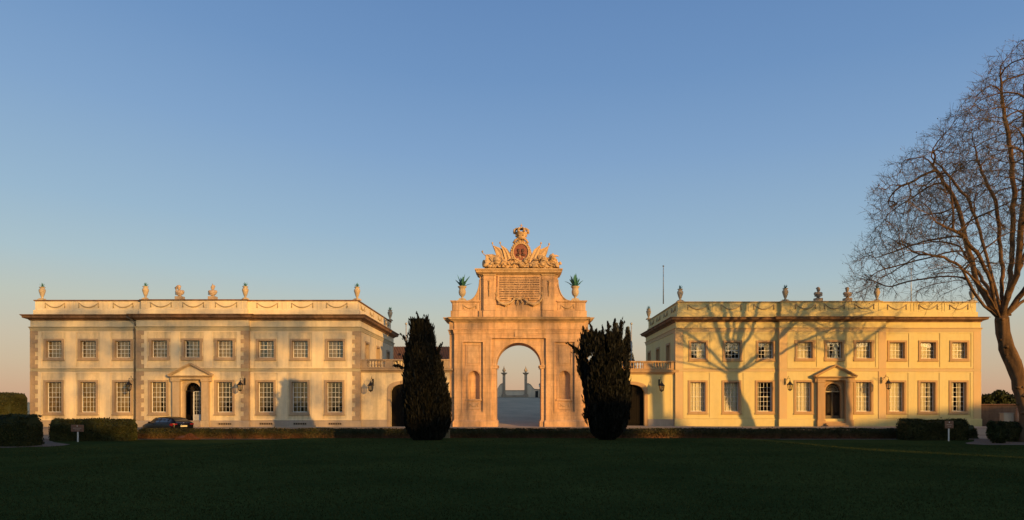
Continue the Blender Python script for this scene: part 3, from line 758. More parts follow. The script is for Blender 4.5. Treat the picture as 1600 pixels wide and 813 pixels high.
# niches and side panels
for s in (-1, 1):
    xc = CX+s*3.77; x0, x1 = xc-.82, xc+.82; y = YA+.17
    n = MB(); nx = xc + (.08 if s < 0 else .0); r = .455; zb_, zs2 = 2.30, 4.18; M_ = 14
    hx = [(nx-r*math.cos(PI*k/M_), zs2+r*math.sin(PI*k/M_)) for k in range(M_+1)]
    for k in range(M_):
        (a, c), (b, d) = hx[k], hx[k+1]; n.face([(a,y,c),(b,y,d),(b,y,5.0),(a,y,5.0)])
    for (a, b) in ((x0, nx-r), (nx+r, x1)): n.face([(a,y,zb_),(b,y,zb_),(b,y,5.0),(a,y,5.0)])
    wall_grid(n, [], x0, x1, 1.26, zb_, lambda u, z, d: (u, y+d, z), 0); wall_grid(n, [], x0, x1, 5.0, 7.0, lambda u, z, d: (u, y+d, z), 0)
    rows = []
    for (z, rr) in [(zb_, r), (zs2, r)] + [(zs2+r*math.sin(PI/2*q/8), r*math.cos(PI/2*q/8)) for q in range(1, 9)]:
        rows.append([(nx-rr*math.cos(PI*k/M_), y+rr*math.sin(PI*k/M_), z) for k in range(M_+1)])
    n.grid(rows); n.face([(nx-r*math.cos(PI*k/M_), y+r*math.sin(PI*k/M_), zb_) for k in range(M_+1)])
    add(n, 'niche', recalc=False)
    f = MB()
    # moulding round the niche, sill and the sunk rectangle above
    o1 = [(nx-r-.02, zb_)] + [(nx-(r+.02)*math.cos(PI*k/M_), zs2+(r+.02)*math.sin(PI*k/M_)) for k in range(M_+1)] + [(nx+r+.02, zb_)]
    o2 = [(nx-r-.15, zb_)] + [(nx-(r+.15)*math.cos(PI*k/M_), zs2+(r+.15)*math.sin(PI*k/M_)) for k in range(M_+1)] + [(nx+r+.15, zb_)]
    f.grid([[(a, y, b) for a, b in o1], [(a, y-.05, b) for a, b in o1], [(a, y-.05, b) for a, b in o2], [(a, y, b) for a, b in o2]], smooth=False)
    f.bevbox(nx-.66, nx+.66, y-.12, y+.01, zb_-.14, zb_, .02)
    rect_ring(f, xc-.60, xc+.60, 5.08, 6.80, .07, y-.05, y+.01); f.bevbox(xc-.46, xc+.46, y-.045, y+.01, 5.22, 6.66, .02)
    f.bevbox(nx-.50, nx+.50, y-.04, y+.01, 1.46, 2.08, .02)
    add(f, 'niche_moulding')
    g_ = MB(); swag(g_, nx-.34, nx+.34, 1.96, .26, y-.06, .035); add(g_, 'garland', ST_ARCH2)
    f = MB(); rect_ring(f, x0-.09, x1+.09, 1.17, 7.09, .09, YA-.035, YA+.01); add(f, 'panel_moulding')
# archivolt, keystone, imposts
f = MB()
for (ri, ro, yy) in ((R_, R_+.14, .10), (R_+.14, R_+.32, .13)):
    o1 = [(CX-ri*math.cos(PI*k/N), ZS+ri*math.sin(PI*k/N)) for k in range(N+1)]; o2 = [(CX-ro*math.cos(PI*k/N), ZS+ro*math.sin(PI*k/N)) for k in range(N+1)]
    f.grid([[(a, YA+.17, b) for a, b in o1], [(a, YA+yy, b) for a, b in o1], [(a, YA+yy, b) for a, b in o2], [(a, YA+.17, b) for a, b in o2]], smooth=False)
add(f, 'archivolt', recalc=False)
f = MB()
for s in (-1, 1):
    a, b = sorted((CX+s*(R_-.09), CX+s*2.225)); f.sweep([(a, YA+2.9), (a, YA+.12), (b, YA+.12), (b, YA+2.9)], [(0, ZS-.28), (.02, ZS-.24), (.03, ZS-.10), (.09, ZS-.05), (.09, ZS), (0, ZS)], closed=False)
add(f, 'impost', recalc=False)
f = MB(); f.box(CX-2.35, CX-2.23, YA-.045, YA+.01, .6, 7.43); f.box(CX+2.23, CX+2.35, YA-.045, YA+.01, .6, 7.43); f.box(CX-2.23, CX+2.23, YA-.044, YA+.01, 7.31, 7.43); add(f, 'arch_field_moulding')
f = MB(); f.bevbox(CX-.33, CX+.33, YA-.10, YA+.1, 7.40, 8.0, .03); f.bevbox(CX-1.6, CX+1.6, YA-.03, YA+.1, 7.52, 7.60, .01); add(f, 'keystone')
def stepped(hw1, y1, hw2, y2, Yb): return [(CX-hw2, Yb), (CX-hw2, y2), (CX-hw1, y2), (CX-hw1, y1), (CX+hw1, y1), (CX+hw1, y2), (CX+hw2, y2), (CX+hw2, Yb)]
ols = stepped(HB, YA, HW, YA+.35, YA+3)
f = MB()
pb = [(0, -.6), (.12, -.6), (.12, .42), (.08, .50), (.02, .58), (0, .6)]
for s in (-1, 1):
    o = [(CX-HW, YA+3), (CX-HW, YA+.35), (CX-HB, YA+.35), (CX-HB, YA), (CX-2.23, YA), (CX-2.23, YA+.17), (CX-R_, YA+.17), (CX-R_, YA+3)]
    if s > 0: o = [(2*CX-x, y) for x, y in o][::-1]
    f.sweep(o, pb, closed=False)
add(f, 'plinth', recalc=False)
f = MB(); f.sweep(ols, [(0, 7.66), (.05, 7.68), (.05, 7.82), (.09, 7.84), (.09, 7.95), (.15, 8.0), (.15, 8.03), (0, 8.06)], closed=False); add(f, 'architrave', recalc=False)
f = MB(); f.sweep(ols, [(0.01, 8.03), (.01, 8.66)], closed=False); add(f, 'frieze', recalc=False)
f = MB(); f.sweep(ols, [(0, 8.60), (.08, 8.62), (.12, 8.70), (.26, 8.74), (.30, 8.80), (.42, 8.84), (.44, 8.93), (.50, 8.97), (.50, 9.01), (-.3, 9.05)], closed=False); add(f, 'cornice', ST_ARCH2, recalc=False)
f = MB(); f.box(CX-HW, CX+HW, YA+.1, YA+2.98, 8.0, 9.03); add(f, 'attic_floor')
# attic: pedestal course, wings, scrolls, centre block
ya = YA+.12
f = MB(); f.bevbox(CX-5.62, CX+5.62, ya+.12, YA+2.6, 9.03, 9.62, .03); f.bevbox(CX-3.28, CX+3.28, ya-.02, ya+.3, 9.03, 9.60, .02); f.bevbox(CX-2.95, CX-1.93, ya-.12, ya+.1, 9.035, 9.59, .02); f.bevbox(CX+1.93, CX+2.95, ya-.12, ya+.1, 9.035, 9.59, .02); add(f, 'attic_base')
for s in (-1, 1):
    a, b = sorted((CX+s*5.52, CX+s*3.25)); f = MB(); f.bevbox(a, b, ya+.2, YA+2.4, 9.6, 10.30, .02)
    p0_, p1_ = sorted((CX+s*5.45, CX+s*4.75)); f.bevbox(p0_, p1_, ya+.15, ya+.4, 9.62, 10.29, .02)
    rect_ring(f, *sorted((CX+s*4.65, CX+s*3.40)), 9.70, 10.22, .05, ya+.17, ya+.25)
    add(f, 'attic_wing')
    f = MB(); a, b = sorted((CX+s*5.56, CX+s*3.25)); f.sweep([(a, YA+2.4), (a, ya+.18), (b, ya+.18), (b, YA+2.4)] , [(0, 10.30), (.05, 10.32), (.10, 10.40), (.10, 10.45), (-.3, 10.46)], closed=False); f.box(a, b, ya+.2, YA+2.4, 10.3, 10.44); add(f, 'attic_coping', recalc=False)
    f = MB(); swag(f, CX+s*4.03-.52, CX+s*4.03+.52, 10.10, .28, ya+.15, .035); add(f, 'garland', ST_ARCH2)
    # concave scroll buttress
    f = MB(); fr = []; 
    for k in range(15):
        t = PI/2*k/14; fr.append((CX+s*(4.22-.98*math.sin(t)), 10.45+1.75*(1-math.cos(t))))
    for k in range(14):
        (a, c), (b, d) = fr[k], fr[k+1]; xin = CX+s*3.15
        for yy in (ya+.28, YA+1.6): f.face([(a,yy,c),(b,yy,d),(xin,yy,d),(xin,yy,c)])
        f.face([(a,ya+.28,c),(b,ya+.28,d),(b,YA+1.6,d),(a,YA+1.6,c)], True)
    add(f, 'scroll_buttress', recalc=False)
    f = MB(); f.tube([(x_, ya+.27, z_) for x_, z_ in fr], .05, 6); add(f, 'scroll_moulding', ST_ARCH2)
f = MB(); f.box(CX-3.22, CX+3.22, ya+.2, YA+2.2, 9.6, 12.9); f.bevbox(CX-3.05, CX+3.05, ya+.08, ya+.3, 9.6, 12.5, .02)
add(f, 'attic_block')
for s in (-1, 1):
    f = MB(); a, b = sorted((CX+s*1.95, CX+s*2.88)); f.bevbox(a, b, ya-.10, ya+.12, 9.6, 12.5, .02); f.bevbox(a-.03, b+.03, ya-.13, ya+.1, 12.18, 12.26, .01)
    f.bevbox(*sorted((CX+s*1.88, CX+s*2.95)), ya-.04, ya+.12, 9.6, 12.48, .02)
    add(f, 'attic_pilaster')
    f = MB(); xq = CX+s*2.45; r = random.Random(4)
    f.tube([(xq, ya-.13, 12.05), (xq, ya-.15, 11.9), (xq, ya-.13, 10.75)], [.10, .05, .03], 6)
    for k in range(9): f.ell((xq+r.uniform(-.05,.05), ya-.14, 12.0-k*.14), .06, .05, .06, 6, 4)
    add(f, 'hanging_garland', ST_ARCH2)
f = MB()
co = [(CX-3.22, YA+2.2), (CX-3.22, ya+.2), (CX-3.05, ya+.2), (CX-3.05, ya+.05), (CX-2.9, ya+.05), (CX-2.9, ya-.10), (CX-1.93, ya-.10), (CX-1.93, ya+.06), (CX+1.93, ya+.06), (CX+1.93, ya-.10), (CX+2.9, ya-.10), (CX+2.9, ya+.05), (CX+3.05, ya+.05), (CX+3.05, ya+.2), (CX+3.22, ya+.2), (CX+3.22, YA+2.2)]
f.sweep(co, [(0, 12.45), (.05, 12.5), (.07, 12.58)], closed=False)
f.sweep([(CX-3.22, YA+2.2), (CX-3.22, ya-.05), (CX+3.22, ya-.05), (CX+3.22, YA+2.2)], [(0, 12.56), (.12, 12.62), (.28, 12.72), (.30, 12.84), (.38, 12.9), (.38, 13.0), (-.3, 13.02)], closed=False)
f.box(CX-3.3, CX+3.3, ya-.1, YA+2.2, 12.6, 12.995)
add(f, 'attic_cornice', ST_ARCH2, recalc=False)
# tablet with stepped foot, letters
f = MB(); TX = CX+.05
f.bevbox(TX-1.75, TX+1.75, ya-.03, ya+.1, 10.68, 12.46, .015); f.bevbox(TX-1.75, TX-.78, ya-.03, ya+.1, 10.44, 10.69, .015); f.bevbox(TX+.78, TX+1.75, ya-.03, ya+.1, 10.44, 10.69, .015)
rect_ring(f, TX-1.80, TX+1.80, 10.64, 12.49, .05, ya-.06, ya+.05)
tb = add(f, 'inscription_tablet')
LINES = ["AUGUSTO IOANNI PORTUGALIAE PRINCIPI", "REGENTI CAROLINAE IOACHINAE QUAE UNA", "MARIALVA MARCHIO PORTICUM HONORIS", "ADVENTUI COLUMNAS SACRAMQUE DOMUM", "POSUIT QUOD NULLA LABENT SAECULA",
         "EX PIETATE MONUMENTUM PERENNE", "TEMPORIS VIRTUS AEVUM REDDET FIDEI", "HOC MEMORIAE SIGNUM PRINCIPUM STAT", "ANNO DOMINI MDCCCII SINTRAE FECIT"]
def text_mesh(s, size):
    cu = bpy.data.curves.new('t', 'FONT'); cu.body = s; cu.size = size; cu.align_x = 'CENTER'; cu.extrude = .008; cu.offset = .007; cu.resolution_u = 2
    o = bpy.data.objects.new('t', cu); COL.objects.link(o); bpy.context.view_layer.update()
    me = bpy.data.meshes.new_from_object(o.evaluated_get(bpy.context.evaluated_depsgraph_get()))
    w_ = max(v.co.x for v in me.vertices) - min(v.co.x for v in me.vertices)
    bpy.data.objects.remove(o); return me, w_
lt = MB()
def put_text(lt, s, xc, y, z, size, width=None):
    me, w_ = text_mesh(s, size); sx = width/w_ if width else 1
    n = len(lt.v)
    lt.v += [(xc+v.co.x*sx, y-v.co.z, z+v.co.y) for v in me.vertices]
    for p in me.polygons: lt.f.append(tuple(n+i for i in p.vertices)); lt.sm.append(False)
for i, s in enumerate(LINES): put_text(lt, s, TX, ya-.034, 12.30-.19*i-.05, .145, 3.3)
put_text(lt, "ANNO", TX-1.25, ya-.034, 10.54, .13, .6); put_text(lt, "MDCCC", TX+1.25, ya-.034, 10.54, .13, .6)
lt.build('inscription', INK, tb, recalc=False)
f = MB()
for s in (-1, 1):
    pts = [(TX+s*1.86, ya-.02, 11.55), (TX+s*1.88, ya-.06, 11.0), (TX+s*1.86, ya-.07, 10.6), (TX+s*1.6, ya-.10, 10.22), (TX+s*1.15, ya-.11, 10.08), (TX+s*.7, ya-.10, 10.25), (TX+s*.35, ya-.08, 10.58)]
    f.tube(pts, [.04, .06, .08, .11, .12, .10, .05], 8)
    r = random.Random(9)
    for p in pts[1:]:
        for q in range(6): f.ell((p[0]+r.uniform(-.13,.13), p[1]-.02, p[2]+r.uniform(-.1,.1)), .055, .05, .055, 6, 4)
    f.tube([(TX+s*.1, ya-.08, 10.55), (TX+s*.2, ya-.10, 10.3), (TX+s*.12, ya-.08, 10.0)], [.05, .07, .02], 6)
f.ell((TX, ya-.06, 10.55), .22, .08, .13, 10, 6); f.tube([(TX-.4, ya-.05, 10.62), (TX, ya-.1, 10.52), (TX+.4, ya-.05, 10.62)], .05, 6)
add(f, 'large_garland', ST_ARCH2)

# ---- trophies on top
YT = 60.75; ZC = 13.01
def tx(px): return X(px, YT)
def tz(py): return Z(py, YT)
rr = random.Random(21)
f = MB(); f.bevbox(tx(757), tx(872), YT-.35, YT+.5, ZC-.02, ZC+.14, .03); add(f, 'trophy_base', ST_ARCH2)
# medallion shell
f = MB(); mx, mz = tx(813.6), tz(394.8)
rows = []
for (k, y) in ((1.0, .32), (1.0, -.05), (.93, -.16), (.80, -.20), (.70, -.14), (.64, -.14)):
    rows.append([(mx + .92*k*math.cos(a)*(1 if math.sin(a) < 0 else 1-.25*math.sin(a)), YT+y, mz-.05+1.02*k*math.sin(a)*(1.12 if math.sin(a) > 0 else .98)) for a in [2*PI*j/36 for j in range(36)]])
f.grid(rows, closed_u=True); f.face(rows[0]); 
f.face([(mx+.60*math.cos(2*PI*j/36), YT-.05, mz+.68*math.sin(2*PI*j/36)) for j in range(36)])
o1 = [(mx+.66*math.cos(2*PI*j/36), mz+.74*math.sin(2*PI*j/36)) for j in range(37)]
f.tube([(a, YT-.17, b) for a, b in o1], .075, 8, caps=False)
for k in range(26):
    a = 2*PI*k/26; f.ell((mx+.80*math.cos(a), YT-.19, mz-.02+.90*math.sin(a)), .08, .05, .08, 6, 4)
for s in (-1, 1): f.tube([(mx+s*.62, YT-.1, mz+.75), (mx+s*.45, YT-.18, mz+1.0), (mx+s*.2, YT-.2, mz+1.12), (mx+s*.12, YT-.22, mz+.98), (mx+s*.22, YT-.22, mz+.9)], [.09,.1,.09,.07,.04], 7)
med = add(f, 'medallion', ST_ARCH2)
f = MB(); f.face([(mx+.62*math.cos(2*PI*j/36), YT-.145, mz+.70*math.sin(2*PI*j/36)) for j in range(36)]); add(f, 'medallion_field', RED, med, recalc=False)
f = MB()
for s in (-1, 1):
    hx_, hz_ = mx+s*.17-.02, mz+.02
    f.ell((hx_, YT-.16, hz_+.10), .12, .06, .16, 12, 8); f.ell((hx_+s*-.10, YT-.17, hz_+.07), .04, .03, .03, 6, 4)
    f.ell((hx_+s*.05, YT-.15, hz_+.16), .11, .05, .12, 10, 6)
    f.tube([(hx_, YT-.15, hz_), (hx_, YT-.15, hz_-.14)], [.06, .08], 7); f.ell((hx_+s*.05, YT-.15, hz_-.24), .20, .05, .11, 12, 6)
add(f, 'double_portrait', HEADS, med)
# crown
f = MB(); cx_ = tx(814.4); cz = tz(373.5)
f.lathe([(.34, -.08), (.36, .0), (.40, .02), (.40, .10), (.37, .14), (.50, .38), (.58, .50), (.52, .50), (.36, .2), (0, .2)], (cx_, YT, cz), 20)
for k in range(8):
    a = 2*PI*(k+.5)/8; d = Vector((math.cos(a), math.sin(a), 0))
    f.ell((cx_+d.x*.60, YT+d.y*.60, cz+.56), .13, .13, .12, 8, 6)
    f.ell((cx_+d.x*.64, YT+d.y*.64, cz+.68), .075, .075, .08, 6, 5); f.ell((cx_+d.x*.47, YT+d.y*.47, cz+.24), .06, .06, .07, 6, 4)
    f.tube([(cx_+d.x*.56, YT+d.y*.56, cz+.60), (cx_+d.x*.50, YT+d.y*.50, cz+.80), (cx_+d.x*.28, YT+d.y*.28, cz+.86), (cx_, YT, cz+.76)], [.07,.075,.065,.06], 6)
f.ell((cx_, YT, cz+.88), .12, .12, .12, 8, 6)
f.tube([(cx_, YT, cz+.92), (cx_, YT, cz+1.26)], .032, 6); f.tube([(cx_-.12, YT, cz+1.10), (cx_+.12, YT, cz+1.10)], .032, 6)
add(f, 'crown', ST_ARCH2)
# flags on slanting poles
def flag(tip, foot, left, right, yo):
    f = MB(); a = Vector((tx(tip[0]), YT+yo, tz(tip[1]))); b = Vector((tx(foot[0]), YT+yo, tz(foot[1])))
    f.tube([a, b], .035, 6)
    f.lathe([(.02, -.02), (.07, .04), (.085, .09), (.05, .15), (.0, .20)], (a.x, a.y, a.z), 7)
    def along(poly, t):
        k = min(len(poly)-2, int(t*(len(poly)-1))); u = t*(len(poly)-1)-k
        return (poly[k][0]+(poly[k+1][0]-poly[k][0])*u, poly[k][1]+(poly[k+1][1]-poly[k][1])*u)
    rows = []; back = []
    for i in range(11):
        t = i/10; l_, r_ = along(left, t), along(right, t); row = []; rb = []
        for j in range(13):
            v = j/12; px = l_[0]+(r_[0]-l_[0])*v; py = l_[1]+(r_[1]-l_[1])*v
            y = YT+yo-.06-.075*t**.5*math.sin(v*12+t*1.5)-.05*t
            row.append((tx(px), y, tz(py))); rb.append((tx(px), y+.14, tz(py)))
        rows.append(row); back.append(rb)
    f.grid(rows); f.grid(back)
    f.grid([[r[0] for r in rows], [r[0] for r in back]]); f.grid([[r[-1] for r in rows], [r[-1] for r in back]])
    add(f, 'flag', ST_ARCH2, recalc=False)
flag((769.3,381.5), (783,417), [(770.5,384),(774,394),(776,406),(776,419)], [(772,384),(787,390),(797,399),(803,419)], .05)
flag((781.5,381.5), (797,415), [(782.5,384),(786,394),(789,406),(792,418)], [(784,384),(793,390),(799,400),(805,416)], -.08)
flag((857.9,383), (841,417), [(856,385),(842,391),(832,400),(826,418)], [(857.5,385),(855,395),(851,406),(850,419)], .05)
flag((845.2,382), (830,415), [(843.5,384),(834,391),(829,402),(826,416)], [(845,384),(844,394),(841,404),(838,417)], -.08)
flag((753.8,395.5), (775,417), [(759,398.5),(758.5,405),(759,412),(761,419)], [(761,398.5),(771,398),(780,403),(782,419)], -.14)
# the mass of carved trophies behind
f = MB(); pr = [(757,418),(759,410),(764,404),(772,400),(784,398),(796,396),(806,398),(822,398),(832,397),(843,400),(852,402),(858,402),(864,400),(870,405),(873,412),(874,418)]
fr_ = []; bk_ = []; ms_ = []
for i in range(61):
    px = 757+117*i/60; py = float(np.interp(px, [p[0] for p in pr], [p[1] for p in pr])) + 1.6*noise.noise(Vector((px*.35, 0, 0)))
    col_ = []
    for k in range(9):
        yy_ = 419+(py-419)*k/8; col_.append((tx(px), YT-.05-.22*(1-k/8)-.18*noise.noise(Vector((px*.28, yy_*.35, 1)))-.10*noise.noise(Vector((px*.8, yy_*.8, 4))), tz(yy_)))
    fr_.append(col_+[(tx(px), YT+.3, tz(py+1)), (tx(px), YT+.35, tz(419))])
f.grid(fr_, smooth=False); add(f, 'trophy_mass', ST_ARCH2, recalc=False)
# drum, shields, helmet, cuirass, cannon, scroll heap
def cyl(mb, c, axis, r, L, seg=14, flare=0):
    axis = Vector(axis).normalized(); a = Vector(c)-axis*L/2; b = Vector(c)+axis*L/2
    mb.tube([a, a+axis*.001, a+axis*.06, b-axis*.06, b-axis*.001, b], [r*.98, r*1.08, r*1.02, r*(1.02+flare), r*(1.08+flare), r*.98], seg)
f = MB(); cyl(f, (tx(760.5), YT, tz(412.5)), (1, .55, .05), .30, .55); add(f, 'drum', ST_ARCH2)
f = MB(); cyl(f, (tx(867.5), YT-.1, tz(416)), (.5, -1, .1), .17, .7); cyl(f, (tx(870), YT+.05, tz(413.5)), (.9, -.6, .25), .13, .8); add(f, 'cannon', ST_ARCH2)
f = MB(); M = Matrix.Rotation(.5, 3, 'Y') @ Matrix.Rotation(.35, 3, 'X')
f.ell((tx(847.5), YT-.25, tz(406)), .42, .10, .30, 16, 8, M); f.ell((tx(847.5), YT-.33, tz(406)), .14, .10, .12, 10, 6, M)
f.tube([(tx(847.5)+.42*math.cos(t)*math.cos(.5), YT-.27+.05*math.sin(t), tz(406)+.30*math.sin(t)-.42*math.cos(t)*math.sin(.5)) for t in [2*PI*k/20 for k in range(21)]], .03, 6)
add(f, 'shield', ST_ARCH2)
f = MB(); f.ell((tx(862.5), YT-.05, tz(404)), .30, .26, .34, 12, 8, bump=.25, seed=3); f.tube([(tx(858), YT, tz(410)), (tx(861), YT-.1, tz(402)), (tx(868), YT-.1, tz(400)), (tx(873.5), YT, tz(400.5))], [.2,.16,.1,.02], 7)
f.tube([(tx(860), YT, tz(404)), (tx(864), YT, tz(397)), (tx(868), YT, tz(401))], [.12,.1,.06], 7)
for k in range(3): f.ell((tx(862+k*1.7), YT-.28, tz(402.5+k*1.5)), .07, .05, .07, 7, 5)
add(f, 'helmet', ST_ARCH2)
f = MB(); f.ell((tx(777), YT-.28, tz(409.5)), .34, .14, .42, 12, 8, Matrix.Rotation(-.5, 3, 'Y'), .2, 5); f.tube([(tx(765), YT-.2, tz(404)), (tx(775), YT-.3, tz(416))], .06, 6); f.ell((tx(788), YT-.3, tz(411.5)), .30, .14, .28, 12, 8, None, .3, 8); add(f, 'cuirass', ST_ARCH2)
f = MB()
for k in range(60):
    px = rr.uniform(758, 872); hh = 409 + abs(px-813)*.09; z = tz(rr.uniform(hh, 418)); r0 = rr.uniform(.07, .17)
    M = Matrix.Rotation(rr.uniform(-1, 1), 3, 'Y')
    f.ell((tx(px), YT-.15-rr.random()*.28, z), r0*1.6, r0*.8, r0, 9, 6, M, .5, k)
for k in range(26):
    px = rr.uniform(765, 866); a = rr.uniform(-1.1, 1.1); L = rr.uniform(.3, .7); x0, z0 = tx(px), tz(rr.uniform(408, 417)); y0 = YT-.38
    f.tube([(x0, y0, z0), (x0+L*.5*math.cos(a), y0-.05, z0+L*.5*math.sin(a)+.08), (x0+L*math.cos(a), y0, z0+L*math.sin(a)*.6)], [.05, .075, .02], 6)
add(f, 'carved_arms', ST_ARCH2)
# ------------------------------------------------------------------ urns, agaves, busts
def urn_mesh(kind):
    mb = MB()
    if kind == 'roof':
        mb.bevbox(-.26, .26, -.26, .26, 0, .09, .015); mb.bevbox(-.19, .19, -.19, .19, .09, .16, .01)
        mb.lathe([(.13,.16),(.09,.22),(.08,.26),(.12,.34),(.17,.48),(.25,.74),(.26,.86),(.23,.93),(.17,.97),(.17,1.04),(.23,1.07),(.24,1.11),(.18,1.12),(.14,1.0),(0,.99)], seg=16)
    else:
        mb.bevbox(-.36, .36, -.3, .3, 0, .12, .02); mb.bevbox(-.27, .27, -.24, .24, .12, .24, .02)
        mb.lathe([(.17,.24),(.10,.32),(.08,.38),(.13,.42),(.24,.54),(.30,.72),(.29,.92),(.25,1.0),(.27,1.10),(.36,1.20),(.38,1.25),(.34,1.27),(.28,1.2),(0,1.18)], seg=18)
    return mb
def agave_mesh(s, n, seed):
    mb = MB(); r = random.Random(seed)
    for k in range(n):
        a = 2*PI*k/n*2.4 + r.uniform(-.3,.3); el = .62 + .85*(k/n) + r.uniform(-.1,.1); L = s*r.uniform(.75, 1.1)
        d = Vector((math.cos(a)*math.cos(el), math.sin(a)*math.cos(el), math.sin(el))); sd = Vector((-math.sin(a), math.cos(a), 0)); up = d.cross(sd)
        rows = []
        for i in range(6):
            t = i/5; w_ = s*.13*(1-t)**.7*(.75+.6*t) + .001; c = d*L*t + Vector((0,0,-.25*L*t*t*math.cos(el)))
            rows.append([tuple(c+sd*w_), tuple(c-up*w_*.35*(-1)), tuple(c-sd*w_)])
        mb.grid(rows, smooth=False)
    return mb
_cache = {}
def place(name, key, mbf, mat, loc, label, cat, group, rz=0, sc=1):
    if key not in _cache: _cache[key] = mbf().build(name, mat, None, local=True, recalc=(name != 'agave_plant')); o = _cache[key]
    else: o = _cache[key].copy(); COL.objects.link(o)
    o.location = loc; o.rotation_euler.z = rz; o.scale = (sc, sc, sc)
    tag(o, label, cat, group); return o
def bust_mesh(kind):
    mb = MB(); mb.bevbox(-.27,.27,-.22,.22,0,.24,.02); mb.lathe([(.19,.24),(.12,.29),(.10,.34),(.16,.37)], seg=12)
    r = random.Random(kind)
    mb.ell((0,.0,.52), .30 if kind < 2 else .26, .18, .20, 14, 8, None, .22, kind)
    mb.ell((-.18,0,.58), .15,.14,.13, 10, 6); mb.ell((.18,0,.58), .15,.14,.13, 10, 6)
    for k in range(4): mb.tube([(-.30,-.05,.62-k*.08),(0,-.21,.46-k*.05),(.29,-.05,.64-k*.07)], .03, 6)
    lean = {0:-.06,1:.0,2:.02,3:-.02}[kind]
    mb.tube([(0,0,.62),(lean,0,.76)], [.10,.075], 10)
    M = Matrix.Rotation({0:.5,1:-.3,2:.2,3:-.4}[kind], 3, 'Z')
    mb.ell((lean,-.01,.88), .125,.145,.17, 14, 10, M)
    f_ = M @ Vector((0,-1,0)); mb.tube([(lean+f_.x*.13, f_.y*.13, .92), (lean+f_.x*.18, f_.y*.18, .865), (lean+f_.x*.13, f_.y*.13, .855)], [.015,.03,.015], 6)
    mb.ell((lean+f_.x*.10, f_.y*.10, .79), .055,.055,.045, 8, 6)
    for k in range(12):
        a = 2*PI*k/12; mb.ell((lean-f_.x*.04+.10*math.cos(a), -f_.y*.04+.11*math.sin(a), .97+.02*math.sin(3*a)), .06,.06,.055, 6, 4)
    mb.ell((lean-f_.x*.05, -f_.y*.05, .98), .12,.13,.11, 10, 6, None, .3, kind)
    if kind == 0: mb.tube([(-.24,.02,.6),(-.30,.02,.85),(-.16,.02,1.05)], [.10,.09,.03], 8)
    if kind == 1: mb.tube([(lean,0,1.03),(lean-.03,0,1.16)], [.05,.02], 6)
    return mb
GU = 'stone urns on the parapets'; GA = 'agave plants in the urns'; GB = 'stone busts on the parapets'
uL = [(66,'left mansion','leftmost'),(226.5,'left mansion','left of the two busts'),(387,'left mansion','right of the two busts'),(558,'left mansion','at the front corner nearest the arch')]
yl = 60.55; zl = gL['pt']+.02
for i, (px, wh, pos) in enumerate(uL):
    yy = yl - (.35 if i in (1, 2) else 0); x = X(px, yy)
    if i == 1: x = max(x, dimL[2]+.45)
    if i == 2: x = min(x, dimL[3]-.45)
    place('stone_urn', 'ur', lambda: urn_mesh('roof'), ST_URN, (x, yy, zl), f'pale stone urn on the {wh} parapet, {pos}', 'urn', GU, i*.3)
    place('agave_plant', 'ag', lambda: agave_mesh(.42, 12, 3), AGAVE, (x, yy, zl+1.07), f'small spiky agave in the {wh} urn {pos}', 'plant', GA, i*1.3)
place('stone_urn', 'ur', None, ST_URN, (X(609.5, 75.3), 75.3, zl), 'stone urn on the rear corner of the left mansion parapet', 'urn', GU)
place('agave_plant', 'ag', None, AGAVE, (X(609.5, 75.3), 75.3, zl+1.07), 'small agave in the urn on the left mansion rear corner', 'plant', GA, 2)
yr_ = 62.75; zr_ = gR['pt']+.02
for i, (px, pos) in enumerate([(1062.8,'at the front corner nearest the arch'),(1227,'left of the two busts'),(1372.5,'right of the two busts, below the tree twigs'),(1519,'rightmost, beside the tree limb')]):
    yy = yr_ - (.35 if i in (1, 2) else 0); x = X(px, yy)
    if i == 1: x = max(x, dimR[2]+.45)
    if i == 2: x = min(x, dimR[3]-.45)
    place('stone_urn', 'ur', None, ST_URN, (x, yy, zr_), f'stone urn on the right mansion parapet, {pos}', 'urn', GU, i*.4+.2)
    if i < 3: place('agave_plant', 'ag', None, AGAVE, (x, yy, zr_+1.07), f'small agave in the right mansion urn {pos}', 'plant', GA, i*1.1+.5)
place('stone_urn', 'ur', None, ST_URN, (X(1013.5, 75.8), 75.8, zr_), 'stone urn on the rear corner of the right mansion parapet', 'urn', GU)
place('agave_plant', 'ag', None, AGAVE, (X(1013.5, 75.8), 75.8, zr_+1.07), 'small agave in the urn on the right mansion rear corner', 'plant', GA, 1)
for k, (px, yy, zz_, lab) in enumerate([(281, yl-.35, zl, 'stone bust with draped shoulders, left one on the left mansion roof'), (332.5, yl-.35, zl, 'stone bust with raised headdress, right one on the left mansion roof'),
        (1278.3, yr_-.35, zr_, 'stone bust with rounded shoulders, left one on the right mansion roof'), (1324, yr_-.35, zr_, 'stone bust on dark pedestal, right one on the right mansion roof')]):
    o = bust_mesh(k).build('stone_bust', ST_BUST, None, local=True); o.location = (X(px, yy), yy, zz_); o.scale = (1.15,)*3; tag(o, lab, 'bust', GB)
for s, lab in ((-1, 'left'), (1, 'right')):
    x = CX+s*4.72; y = YA+.95
    place('stone_urn', 'big', lambda: urn_mesh('arch'), ST_URN, (x, y, 10.46), f'tall goblet urn on the {lab} wing of the arch', 'urn', GU)
    place('agave_plant', 'bag', lambda: agave_mesh(1.25, 15, 8), AGAVE, (x, y, 11.62), f'large upright agave in the urn on the {lab} side of the arch', 'plant', GA, s)
